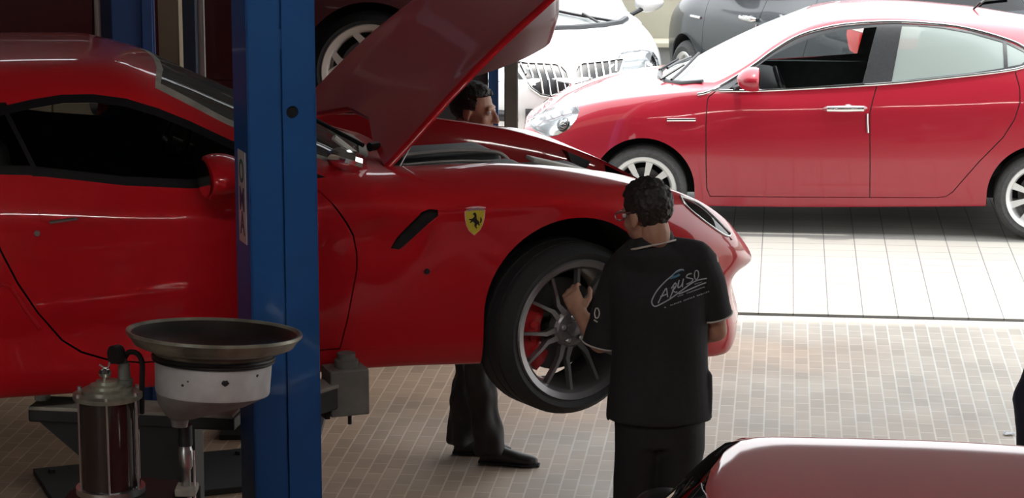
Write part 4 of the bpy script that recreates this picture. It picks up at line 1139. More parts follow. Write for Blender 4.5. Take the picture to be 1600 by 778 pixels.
# cream locker seen through the sports car's windows
lk = empty('locker', (-2.72, 15.2, 0), 0); tag(lk, 'cream metal locker seen through the side windows of the sports car', 'locker')
M['locker_cream'] = mat('locker_cream', (0.55, 0.47, 0.34), 0.55, noise=0.1, nscale=5)
obj('carcass', box((0, .02, .74), (.66, .40, 1.48), None, .01), M['locker_cream'], lk, False)
for s in (-1, 1):
    d = obj('locker_door', box((s * .163, -.195, .74), (.318, .02, 1.42), None, .006), M['locker_cream'], lk, False)
    obj('locker_handle', box((s * .06, -.215, 1.05), (.02, .03, .12), None, .005), M['black_steel'], d, False)

# ================================================================== waste oil drainer
def oil_drainer():
    Y = 8.18
    c = at(335, 519, Y); root = empty('waste_oil_drainer', (c.x, Y, 0)); 
    tag(root, 'grey waste oil drainer with wide bowl and glass chamber before the blue post', 'oil drainer')
    Z = c.z
    M['bowl'] = mat('bowl_khaki', (0.36, 0.35, 0.28), 0.34, 0.35, noise=.35, nscale=9, col2=(0.15, 0.14, 0.11))
    M['bowl_in'] = mat('bowl_oily', (0.045, 0.035, 0.032), 0.35, 0.2, noise=.5, nscale=7)
    M['white_worn'] = mat('white_worn', (0.62, 0.62, 0.62), 0.5, 0, noise=.25, nscale=10)
    tilt = Matrix.Rotation(math.radians(2.6), 4, 'Y') @ Matrix.Rotation(math.radians(-4.5), 4, 'X')
    def put(o): o.matrix_local = Matrix.Translation((0, 0, Z)) @ tilt; return o
    n = 56
    put(obj('bowl', lathe([(-.004, .272), (.004, .280), (.004, .288), (-.006, .289), (-.014, .281), (-.024, .272), (-.040, .262), (-.050, .240), (-.056, .215), (-.064, .200), (-.074, .195), (-.074, .180)], n), M['bowl'], root))
    put(obj('bowl_inside', lathe([(-.004, .273), (-.026, .256), (-.044, .215), (-.056, .12), (-.062, .03), (-.066, .0001)], n), M['bowl_in'], root))
    put(obj('seal_ring', lathe([(-.072, .190), (-.074, .202), (-.080, .204), (-.086, .200), (-.090, .203), (-.094, .200), (-.096, .188)], n), M['black_steel'], root))
    # white funnel body, running to an outlet off centre
    prof = [(-.092, .185, 0), (-.098, .192, 0), (-.195, .188, 0), (-.202, .184, 0)]
    bm = bmesh.new(); R = []
    for h, r, o in prof: R.append([bm.verts.new((o + r * math.cos(2 * PI * k / n), r * math.sin(2 * PI * k / n), h)) for k in range(n)])
    for a, b in zip(R, R[1:]):
        for k in range(n): bm.faces.new((a[k], a[(k + 1) % n], b[(k + 1) % n], b[k]))
    # dents and chips
    fun = put(obj('funnel', bm, M['white_worn'], root))
    bm = bmesh.new(); R = []
    for h, r, o in [(-.201, .186, 0), (-.235, .150, -.030), (-.275, .075, -.082), (-.296, .030, -.105), (-.32, .026, -.105)]:
        R.append([bm.verts.new((o + r * math.cos(2 * PI * k / n), r * math.sin(2 * PI * k / n), h)) for k in range(n)])
    for a, b in zip(R, R[1:]):
        for k in range(n): bm.faces.new((a[k], a[(k + 1) % n], b[(k + 1) % n], b[k]))
    put(obj('funnel_cone', bm, mat('cone_grey', (.30, .285, .27), .55, noise=.2), root))
    for a, dz, s in [(-1.25, -.135, .012), (-.62, -.118, .008), (-2.0, -.15, .005), (-1.9, -.135, .004)]:
        p = Vector((.190 * math.cos(a), .190 * math.sin(a), dz))
        bm = bmesh.new(); bmesh.ops.create_uvsphere(bm, u_segments=10, v_segments=6, radius=s)
        for v in bm.verts:
            q = Vector((v.co.x * random.uniform(.8, 1.3), v.co.y, v.co.z * random.uniform(.6, 1.0))); v.co = p + Matrix.Rotation(a, 3, 'Z') @ Vector((q.y * .18, q.x, q.z))
        ch = obj('paint_chip', bm, M['black_steel'], fun)
    px = -.105
    obj('pole_collar', lathe([(Z - .385, .024), (Z - .315, .024)], 20, 'Z', (px, 0, 0), True), M['black_steel'], root)
    obj('pole', lathe([(Z - .46, .021), (Z - .455, .023), (Z - .40, .023), (Z - .395, .021), (Z - .385, .021)], 22, 'Z', (px, 0, 0), True), M['satin'], root)
    obj('outer_pole', lathe([(.90, .016), (Z - .47, .016), (Z - .465, .019), (Z - .455, .019)], 22, 'Z', (px, 0, 0), True), M['satin'], root)
    obj('pole_rod', lathe([(.90, .004), (Z - .40, .004)], 8, 'Z', (px + .028, -.01, 0), True), M['satin'], root)
    # glass measuring chamber with tie rods
    b = at(173, 762, Y - .02); t = at(173, 616, Y - .02); cx = b.x - c.x; cy = -.02; zb, zt = b.z, t.z
    M['chamber'] = mat('chamber_glass', (.020, .012, .012), .12, 0, .8)
    obj('chamber', lathe([(zb, .100), (zt, .100)], 40, 'Z', (cx, cy, 0), True), M['chamber'], root)
    lid = obj('lid', lathe([(zt - .012, .104), (zt - .010, .114), (zt + .004, .114), (zt + .008, .100), (zt + .008, .085), (zt + .020, .083), (zt + .024, .060), (zt + .034, .058), (zt + .038, .038), (zt + .048, .036), (zt + .050, .0001)], 44, 'Z', (cx, cy, 0)), M['bowl'], root)
    obj('valve', lathe([(zt + .046, .010), (zt + .060, .010), (zt + .064, .018), (zt + .076, .022), (zt + .088, .018), (zt + .094, .0001)], 18, 'Z', (cx - .005, cy - .01, 0)), M['chrome'], lid)
    bm = tube(smooth_path([(cx - .022, cy - .01, zt + .104), (cx - .006, cy - .01, zt + .094), (cx + .006, cy - .01, zt + .096), (cx + .012, cy - .01, zt + .112)], 4), .0035, 6)
    obj('wing_nut', bm, M['satin'], lid)
    obj('base_ring', lathe([(zb - .014, .098), (zb - .012, .114), (zb + .008, .114), (zb + .010, .101)], 44, 'Z', (cx, cy, 0)), M['satin'], root)
    for k in range(6):
        a = -PI / 2 + .12 + k * PI / 3; x, y = cx + .108 * math.cos(a), cy + .108 * math.sin(a)
        rod = obj('tie_rod', lathe([(zb - .012, .0035), (zt + .006, .0035)], 8, 'Z', (x, y, 0), True), M['satin'], root)
        obj('rod_nut', lathe([(zt + .004, .008), (zt + .016, .008)], 6, 'Z', (x, y, 0), True), M['satin'], rod)
    fx, fy = cx + .052, cy + .03
    fit = obj('fitting', lathe([(zt + .006, .020), (zt + .024, .020), (zt + .024, .028), (zt + .044, .028), (zt + .046, .021), (zt + .10, .019), (zt + .105, .012), (zt + .125, .010)], 20, 'Z', (fx, fy, 0), True), M['grey_steel'], root)
    g = obj('gauge', lathe([(-.016, .0001), (-.016, .030), (.012, .033), (.018, .030), (.016, .0001)], 26, 'Y'), M['black_steel'], root)
    g.location = (fx - .020, fy - .03, zt + .135); g.rotation_euler = (.1, 0, 0); g.rotation_euler = (-.1, .35, -.9)
    obj('hose', tube(smooth_path([(fx, fy, zt + .11), (fx + .018, fy, zt + .135), (fx + .045, fy, zt + .13), (fx + .06, fy, zt + .10), (fx + .058, fy, zt + .03), (fx + .05, fy + .03, zt - .08)], 5), .009, 8), M['rubber'], root)
    # tank on castors below
    obj('tank', lathe([(.16, .0001), (.16, .20), (.18, .215), (zb - .05, .215), (zb - .03, .20), (zb - .02, .11), (zb - .014, .0001)], 40, 'Z', (cx + .05, 0, 0)), M['black_steel'], root)
    obj('tank_plate', box((cx + .06, -.005, zb - .022), (.30, .26, .014), None, .004), M['black_steel'], root, False)
    obj('pole_foot', box((px, 0, zb - .012), (.07, .09, .026), None, .004), M['dusty_steel'], root, False)
    for k in range(4):
        a = PI / 4 + k * PI / 2; x, y = cx + .05 + .20 * math.cos(a), .20 * math.sin(a)
        cst = obj('castor', lathe([(-.014, .0001), (-.014, .045), (.014, .045), (.014, .0001)], 20, 'Y', (x, y, .046)), M['rubber'], root)
        obj('castor_fork', box((x, y, .11), (.04, .04, .12), None, .004), M['grey_steel'], cst, False)
    return root
oil_drainer()

# scrap of white paper on the paving at the right edge
pp = at(1577, 679, 11.9); pp.z = 0
d = (pp - Vector((0, 0, CAM_H)))
g0 = Vector((0, 0, CAM_H)) + (at(1577, 679, 10) - Vector((0, 0, CAM_H))) * (CAM_H / (CAM_H - at(1577, 679, 10).z))
bm = bmesh.new(); bmesh.ops.create_grid(bm, x_segments=6, y_segments=5, size=.5)
for v in bm.verts: v.co = Vector((v.co.x * .055 + .01 * v.co.y, v.co.y * .05, .004 + abs(random.gauss(0, .004))))
bmesh.ops.solidify(bm, geom=bm.faces[:], thickness=.001)
o = obj('paper_scrap', bm, mat('paper', (.72, .74, .76), .7)); o.location = (g0.x, g0.y, 0.001)
tag(o, 'small scrap of white paper lying on the paving at the right edge', 'litter')

# ================================================================== people
def ell(c, r, rot=None):
    b = bmesh.new(); bmesh.ops.create_uvsphere(b, u_segments=20, v_segments=14, radius=1)
    for v in b.verts: v.co = Vector((v.co.x * r[0], v.co.y * r[1], v.co.z * r[2]))
    if rot is not None: bmesh.ops.rotate(b, cent=(0, 0, 0), matrix=rot, verts=b.verts)
    bmesh.ops.translate(b, vec=c, verts=b.verts); return b
def limb(pts, rs, n=16):
    """closed tapering tube with round ends"""
    P = [Vector(p) for p in pts]; b = bmesh.new()
    d0 = (P[0] - P[1]).normalized(); d1 = (P[-1] - P[-2]).normalized()
    Q = [P[0] + d0 * rs[0] * .9, P[0] + d0 * rs[0] * .55] + P + [P[-1] + d1 * rs[-1] * .55, P[-1] + d1 * rs[-1] * .9]
    R = [rs[0] * .35, rs[0] * .8] + list(rs) + [rs[-1] * .8, rs[-1] * .35]
    return add_tube(b, Q, R, n)
def rings(L, n=28):
    """closed loft of ellipses: (centre, half width vector, half depth vector)"""
    b = bmesh.new(); A = []
    for c, u, w in L: A.append([b.verts.new(Vector(c) + Vector(u) * math.cos(2 * PI * k / n) + Vector(w) * math.sin(2 * PI * k / n)) for k in range(n)])
    for p, q in zip(A, A[1:]):
        for k in range(n): b.faces.new((p[k], p[(k + 1) % n], q[(k + 1) % n], q[k]))
    b.faces.new(A[0]); b.faces.new(A[-1]); bmesh.ops.recalc_face_normals(b, faces=b.faces); return b
def blob(name, parts, m, parent, voxel=.008, sm=4, fold=0.0, fscale=9.0):
    """join closed shapes into ONE continuous skin"""
    bm = bmesh.new()
    for p in parts:
        bmesh.ops.recalc_face_normals(p, faces=p.faces); merge(bm, p)
    me = bpy.data.meshes.new(name); bm.to_mesh(me); bm.free()
    o = bpy.data.objects.new(name, me); COL.objects.link(o)
    r = o.modifiers.new('r', 'REMESH'); r.mode = 'VOXEL'; r.voxel_size = voxel
    s = o.modifiers.new('s', 'SMOOTH'); s.factor = .5; s.iterations = sm
    dg = bpy.context.evaluated_depsgraph_get(); me2 = bpy.data.meshes.new_from_object(o.evaluated_get(dg))
    bpy.data.objects.remove(o); bpy.data.meshes.remove(me)
    if fold:
        from mathutils import noise as NZ
        ns = [v.normal.copy() for v in me2.vertices]
        for v, nn in zip(me2.vertices, ns):
            q = v.co
            v.co = q + nn * fold * NZ.noise(Vector((q.x * fscale, q.y * fscale, q.z * fscale * .55)))
    for p in me2.polygons: p.use_smooth = True
    me2.name = name
    return link(name, me2, m, parent)
def head_frame(c, yaw, pitch=0.0, roll=0.0):
    """face looks along +Y of the frame"""
    return Matrix.Translation(c) @ Matrix.Rotation(yaw, 4, 'Z') @ Matrix.Rotation(roll, 4, 'Y') @ Matrix.Rotation(pitch, 4, 'X')
def head_parts(H, k=1.0):
    P = []
    def e(c, r): b = ell(Vector(c) * k, [q * k for q in r]); bmesh.ops.transform(b, matrix=H, verts=b.verts); P.append(b)
    def l(pts, rs): b = limb([Vector(p) * k for p in pts], [q * k for q in rs], 12); bmesh.ops.transform(b, matrix=H, verts=b.verts); P.append(b)
    e((0, -.012, .030), (.074, .094, .088)); e((0, .030, -.035), (.061, .066, .082)); e((0, .062, -.100), (.032, .028, .024)); e((0, .020, -.068), (.056, .056, .050))
    e((0, .080, .022), (.050, .016, .013)); e((0, .092, -.070), (.024, .012, .010)); e((0, .090, -.080), (.021, .012, .008))
    l([(0, .092, .010), (0, .108, -.018), (0, .112, -.034)], [.009, .012, .016]); e((-.012, .100, -.037), (.010, .010, .008)); e((.012, .100, -.037), (.010, .010, .008))
    for s in (-1, 1):
        e((s * .038, .058, -.030), (.024, .024, .026))
        e((s * .077, -.010, -.008), (.009, .021, .032)); e((s * .080, -.004, -.030), (.008, .012, .012))
    l([(0, -.028, -.05), (0, -.032, -.085)], [.055, .055])
    return P
def hair(H, m, parent, k=1.0, low=-.055, seed=1, name='hair'):
    from mathutils import noise as NZ
    b = bmesh.new(); bmesh.ops.create_icosphere(b, subdivisions=5, radius=1)
    kill = []
    for v in b.verts:
        q = Vector((v.co.x * .082, -.016 + v.co.y * .103, .036 + v.co.z * .096))
        n = NZ.noise(q * 60 + Vector((seed, 0, 0))) * .006 + NZ.noise(q * 140) * .004
        v.co = q + v.co.normalized() * n
    for f in b.faces:
        c = f.calc_center_median()
        front = c.y > .030 and c.z < .082 - .5 * abs(c.x) * .2
        ear = abs(c.x) > .05 and c.y > -.03 and c.z < .012
        if front or ear or c.z < low - (.03 if c.y < -.05 else 0): kill.append(f)
    bmesh.ops.delete(b, geom=kill, context='FACES')
    be = [e for e in b.edges if e.is_boundary]
    r = bmesh.ops.extrude_edge_only(b, edges=be)
    for g in r['geom']:
        if isinstance(g, bmesh.types.BMVert): g.co = Vector((g.co.x * .86, -.012 + (g.co.y + .012) * .86, .03 + (g.co.z - .03) * .86))
    for v in b.verts: v.co = v.co * k
    bmesh.ops.transform(b, matrix=H, verts=b.verts)
    return obj(name, b, m, parent)
def eyes(H, parent, k=1.0):
    for s in (-1, 1):
        b = ell(Vector((s * .031, .082, .004)) * k, (.012 * k,) * 3); bmesh.ops.transform(b, matrix=H, verts=b.verts)
        e = obj('eye', b, M['eye_white'], parent)
        b = ell(Vector((s * .031, .0905, .004)) * k, (.006 * k, .004 * k, .006 * k)); bmesh.ops.transform(b, matrix=H, verts=b.verts)
        obj('iris', b, M['lining'], e)
def hand_parts(wrist, d, palmn, side, curl=.5, k=1.0):
    """palm and five separate fingers; d = direction of the hand, palmn = direction the palm faces, side = towards the thumb"""
    d = Vector(d).normalized(); pn = Vector(palmn); pn = (pn - d * pn.dot(d)).normalized(); s = Vector(side); s = (s - d * s.dot(d) - pn * s.dot(pn)).normalized()
    w = Vector(wrist); P = [limb([w - d * .02, w + d * .03 * k], [.026 * k, .027 * k], 12)]
    P.append(rings([(w + d * .00, s * .026 * k, pn * .018 * k), (w + d * .03 * k, s * .036 * k, pn * .016 * k), (w + d * .075 * k, s * .041 * k, pn * .014 * k), (w + d * .095 * k, s * .038 * k, pn * .010 * k)], 16))
    for i, (o, L, r) in enumerate([(.030, .072, .0085), (.010, .080, .009), (-.011, .074, .0085), (-.031, .058, .0075)]):
        p = w + d * .085 * k + s * o * k; a = 0.15 + curl * .35; pts = [p]; f = d * 1.0 + s * o * 2.2; f.normalize()
        for q, fr in enumerate((.45, .32, .25)):
            v = f * math.cos(a) + pn * math.sin(a); p = p + v * L * fr * k; pts.append(p); a += curl * .75
        P.append(limb(pts, [r * k, r * k, r * .93 * k, r * .8 * k], 10))
    p = w + d * .025 * k + s * .030 * k
    P.append(limb([p, p + (d * .5 + s * .75 + pn * .25).normalized() * .038 * k, p + (d * .5 + s * .75 + pn * .25).normalized() * .038 * k + (d * .9 + s * .3 + pn * .35).normalized() * .032 * k, p + (d * .5 + s * .75 + pn * .25).normalized() * .038 * k + (d * .9 + s * .1 + pn * .6).normalized() * .056 * k], [.014 * k, .011 * k, .010 * k, .008 * k], 10))
    return P
def shoe(parent, heel, ang, m, k=1.0):
    R = Matrix.Translation(heel) @ Matrix.Rotation(ang, 4, 'Z')     # toe along +X
    P = [rings([((-.045, 0, .022), (0, .030, 0), (0, 0, .022)), ((-.03, 0, .045), (0, .036, 0), (0, 0, .045)), ((.03, 0, .052), (0, .038, 0), (0, 0, .052)), ((.09, 0, .040), (0, .041, 0), (0, 0, .040)), ((.16, 0, .031), (0, .044, 0), (0, 0, .031)), ((.21, 0, .026), (0, .036, 0), (0, 0, .026)), ((.235, 0, .022), (0, .018, 0), (0, 0, .020))], 20), limb([(-.005, 0, .06), (-.01, 0, .12)], [.042, .043], 14)]
    for b in P: bmesh.ops.transform(b, matrix=R, verts=b.verts)
    o = blob('shoe', P, m, parent, .006, 2)
    b = rings([((-.05, 0, .010), (0, .030, 0), (0, 0, .010)), ((-.02, 0, .010), (0, .039, 0), (0, 0, .010)), ((.08, 0, .010), (0, .042, 0), (0, 0, .010)), ((.16, 0, .010), (0, .048, 0), (0, 0, .010)), ((.22, 0, .010), (0, .038, 0), (0, 0, .010)), ((.245, 0, .010), (0, .016, 0), (0, 0, .010))], 20)
    bmesh.ops.transform(b, matrix=R, verts=b.verts); obj('sole', b, M['rubber'], o)
    return o
M['skin'] = mat('skin', (0.44, 0.23, 0.155), 0.55, noise=.12, nscale=30)
M['hair_dark'] = mat('hair_dark', (0.022, 0.015, 0.013), 0.6, noise=.5, nscale=90, bump=.4)
M['eye_white'] = mat('eye_white', (.6, .58, .55), .2)
M['polo'] = mat('polo', (0.014, 0.0125, 0.015), 0.85, noise=.25, nscale=60)
M['trouser_black'] = mat('trouser_black', (0.012, 0.011, 0.013), 0.85, noise=.25, nscale=40)
M['jeans_dark'] = mat('jeans_dark', (0.030, 0.024, 0.023), 0.75, noise=.35, nscale=20)
M['jeans_navy'] = mat('jeans_navy', (0.015, 0.022, 0.045), 0.8, noise=.3, nscale=20)
M['piping_pale'] = mat('piping_pale', (.50, .46, .42), .7)
M['shoe_dark'] = mat('shoe_dark', (0.022, 0.017, 0.016), .55, noise=.3, nscale=30)
M['logo_pale'] = mat('logo_pale', (.42, .45, .50), .7)
M['logo_blue'] = mat('logo_blue', (.08, .22, .34), .7)

def front_man():
    Y = 9.36
    root = empty('person', (at(1030, 640, Y).x, Y, 0)); tag(root, 'person in black polo shirt with printed back, hand on the front wheel', 'person')
    root.location = (0.556, Y, 0); O = Vector(root.location)
    A = lambda px, py, y: at(px, py, y) - O
    hc = A(1010, 333, Y - .03); H = head_frame(hc, math.radians(42), math.radians(-12), math.radians(-4))
    sl, sr = A(966, 424, Y + .05), A(1100, 408, Y - .02)
    el, er = A(938, 536, Y + .06), A(1120, 516, Y + .02)
    wl = A(908, 492, Y + .17); hl_dir = (A(886, 448, Y + .24) - wl)
    wr = A(1050, 530, Y + .23)
    nk = A(1019, 374, Y - .015); ch = A(1030, 470, Y); wa = A(1029, 560, Y); hp = A(1030, 640, Y)
    X = Vector((1, -.08, 0)).normalized(); D = Vector((.08, 1, 0)).normalized()
    body = head_parts(H, 1.0)
    body += [limb([H @ Vector((0, -.03, -.075)), nk, nk + Vector((0, 0, -.05))], [.056, .058, .062]), rings([(nk + Vector((0, 0, -.06)), X * .08, D * .07), (ch + Vector((0, 0, .07)), X * .165, D * .105), (wa, X * .15, D * .10), (hp, X * .165, D * .11), (hp + Vector((0, 0, -.08)), X * .14, D * .10)])]
    body += [limb([sl, (sl + el) / 2, el], [.055, .048, .040]), limb([el, (el * .5 + wl * .5), wl], [.041, .040, .028])]
    body += [limb([sr, (sr + er) / 2, er], [.055, .048, .040]), limb([er, (er * .5 + wr * .5), wr], [.042, .042, .028])]
    body += [limb([hp + X * s * .085 + Vector((0, 0, -.05)), Vector((s * .095, 0, .50)), Vector((s * .10, -.02, .09))], [.082, .055, .040]) for s in (-1, 1)]
    body += hand_parts(wl, hl_dir, (.35, .85, -.2), (.8, 0, .5), .75) + hand_parts(wr, Vector((-.75, .5, .25)), (-.3, .8, -.3), (0, .1, 1), .9)
    b = blob('body', body, M['skin'], root, .0055, 3)
    hair(H, M['hair_dark'], root, 1.04, -.06, 1); eyes(H, root)
    # glasses
    g = bmesh.new()
    for s in (-1, 1):
        add_tube(g, [H @ Vector((s * .084, -.01, .018)), H @ Vector((s * .078, .06, .020)), H @ Vector((s * .060, .100, .016))], .003, 6)
        add_tube(g, [H @ (Vector((s * .034, .106, .004)) + Vector((.026 * math.cos(2 * PI * k / 16), 0, .018 * math.sin(2 * PI * k / 16)))) for k in range(17)], .0025, 6)
    add_tube(g, [H @ Vector((-.01, .108, .010)), H @ Vector((.01, .108, .010))], .0025, 6)
    obj('glasses', g, M['satin'], root)
    # polo shirt
    up = Vector((0, 0, 1))
    se_l = sl + (el - sl) * .86; se_r = sr + (er - sr) * .62
    tor = [rings([(nk + up * .010, X * .068, D * .066), (nk + up * -.015, X * .082, D * .074), (nk + up * -.045, X * .135, D * .090), ((sl + sr) / 2 + up * .0, X * .195, D * .115), (ch, X * .192, D * .128), (A(1029, 520, Y), X * .183, D * .128), (wa, X * .181, D * .128), (A(1029, 600, Y), X * .186, D * .134), (A(1029, 640, Y), X * .200, D * .142), (A(1029, 652, Y), X * .203, D * .143)], 36)]
    tor += [limb([sl + Vector((.02, 0, .0)), sl + (se_l - sl) * .5, se_l], [.076, .070, .066]), limb([sr - Vector((.02, 0, 0)), sr + (se_r - sr) * .5, se_r], [.076, .070, .066])]
    tor += [limb([nk + up * -.035 + X * q * .05, s_ + up * .012 - X * q * .02], [.052, .066]) for q, s_ in ((-1, sl), (1, sr))]
    tor += [limb([A(1106, 585, Y - .03), A(1108, 645, Y - .04)], [.012, .012]), limb([A(953, 620, Y), A(950, 655, Y)], [.012, .010])]
    polo = blob('polo_shirt', tor, M['polo'], root, .008, 4, .009, 7)
    # sleeve hems and collar with pale piping
    for a, e, sw in ((sl, se_l, .071), (sr, se_r, .071)):
        d = (e - a).normalized(); u = d.cross(Vector((0, 1, 0))).normalized(); w = d.cross(u); c = e + d * .045
        ring = [c + u * sw * .98 * math.cos(2 * PI * k / 24) + w * sw * .98 * math.sin(2 * PI * k / 24) for k in range(25)]
        obj('sleeve_piping', tube(ring, .0035, 6), M['piping_pale'], polo)
        bm = bmesh.new(); A0 = [bm.verts.new(p) for p in ring[:-1]]; A1 = [bm.verts.new(p - d * .07 + (p - c) * -.06) for p in ring[:-1]]
        for k in range(24): bm.faces.new((A0[k - 1], A0[k], A1[k], A1[k - 1]))
        obj('sleeve_cuff', bm, M['polo'], polo)
    cw = [(nk + up * (-.020 - .016 * math.sin(2 * PI * k / 28) + .020 * math.cos(2 * PI * k / 28)) + X * .086 * math.cos(2 * PI * k / 28) + D * .090 * math.sin(2 * PI * k / 28)) for k in range(29)]
    cw2 = [p + up * .034 - (p - nk) * .16 for p in cw]
    bm = bmesh.new(); a = [bm.verts.new(p) for p in cw[:-1]]; c2 = [bm.verts.new(p) for p in cw2[:-1]]
    for k in range(28): bm.faces.new((a[k - 1], a[k], c2[k], c2[k - 1]))
    obj('collar', bm, M['polo'], polo)
    obj('collar_piping', tube([p + (p - nk) * .05 for p in cw], .004, 6), M['piping_pale'], polo)
    # print on the back: strokes laid on the cloth
    tr = BVHTree.FromPolygons([v.co.copy() for v in polo.data.vertices], [tuple(p.vertices) for p in polo.data.polygons])
    cam_l = Vector((0, 0, CAM_H)) - O
    def on_back(px, py):
        p = A(px, py, Y - .1); d = (p - cam_l).normalized()
        co, n, i, dd = tr.ray_cast(cam_l, Vector(d))
        return (co + n * .0025) if co else p
    def stroke(name, pts, r, m, k=5, parent=polo):
        P = smooth_path([Vector((x, y, 0)) for x, y in pts], k) if k > 1 else [Vector((x, y, 0)) for x, y in pts]
        return tube([on_back(p.x, p.y) for p in P], r, 5) if name is None else obj(name, tube([on_back(p.x, p.y) for p in P], r, 5), m, parent)
    q = lambda L: [(1000 + x / 7.07, 390 + y / 7.07) for x, y in L]
    Lr = .0022
    stroke('print_swoosh', q([(482,232),(460,218),(410,235),(350,290),(270,360),(190,450),(140,540),(132,590),(160,625),(210,612),(330,545),(460,450),(560,375),(640,335),(735,315)]), .0026, M['logo_pale'])
    stroke('print_swoosh', q([(330,318),(370,305),(420,285),(435,270)]), .0045, M['logo_blue'])
    stroke('print_swoosh', q([(360,275),(410,245),(470,222)]), .0026, M['logo_blue'])
    for let in ([[(200,592),(240,510),(275,445),(292,425)],[(292,425),(298,470),(305,525)],[(225,520),(300,490)]],
                [[(330,535),(360,460),(375,405)],[(345,430),(385,370),(400,385),(385,425),(355,450)],[(360,450),(385,470),(410,465)]],
                [[(432,335),(418,390),(420,420),(440,410),(465,375),(478,320)],[(470,350),(465,415)]],
                [[(570,262),(525,275),(510,305),(545,315),(580,325),(565,355),(510,382)]],
                [[(612,232),(600,270),(605,320),(625,325),(645,290),(642,240),(628,228),(612,232)]]):
        bm = bmesh.new()
        for s in let: merge(bm, stroke(None, q(s), .0024, None, 4))
        obj('print_letter', bm, M['logo_pale'], polo)
    stroke('print_line', q([(425,490),(520,450),(640,395),(728,362)]), .0026, M['logo_pale'])
    def script(a, b, n, amp, r, seed):
        rr = random.Random(seed); bm = bmesh.new()
        for i in range(n):
            if rr.random() < .12: continue
            pts = []
            for j in range(4):
                t = (i + j / 4.5) / n; pts.append((a[0] + (b[0] - a[0]) * t, a[1] + (b[1] - a[1]) * t + (amp if j % 2 else -amp) * rr.uniform(.3, 1)))
            merge(bm, stroke(None, q(pts), r, None, 1))
        return bm
    obj('print_small_line', script((415, 518), (735, 400), 20, 7, .0011, 2), M['logo_pale'], polo)
    obj('print_small_line', script((600, 382), (690, 350), 6, 7, .0011, 5), M['logo_pale'], polo)
    obj('print_small_line', script((270, 640), (770, 455), 24, 9, .0012, 3), M['logo_pale'], polo)
    # small mark on the left sleeve
    bm = bmesh.new(); q2 = lambda L: [(x, y) for x, y in L]
    merge(bm, stroke(None, [(932,482),(930,488),(931,496),(935,496),(937,489),(935,482),(932,482)], .003, None, 4)); 
    obj('sleeve_mark', bm, M['piping_pale'], polo)
    obj('sleeve_mark', stroke(None, [(929,500),(934,503)], .003, None, 2), M['piping_pale'], polo)
    # trousers and shoes
    lg = [rings([(A(1029, 625, Y), X * .165, D * .118), (A(1029, 660, Y), X * .172, D * .125), (A(1029, 690, Y), X * .165, D * .12)], 32)]
    for s in (-1, 1):
        fx = s * .080
        lg.append(rings([(A(1029, 650, Y) + X * s * .070, X * .10, D * .115), (A(1029, 700, Y) + X * s * .076, X * .092, D * .108), (Vector((fx - .01, -.01, .68)), X * .086, D * .095), (Vector((fx - .01, -.01, .55)), X * .080, D * .082), (Vector((fx, -.02, .40)), X * .074, D * .080), (Vector((fx, -.03, .22)), X * .066, D * .078), (Vector((fx, -.02, .06)), X * .062, D * .085)], 24))
    obj_t = blob('trousers', lg, M['trouser_black'], root, .009, 4, .012, 9)
    for s in (-1, 1): shoe(root, Vector((s * .10, -.04, 0)), math.radians(95 if s > 0 else 105), M['shoe_dark'])
    return root
front_man()

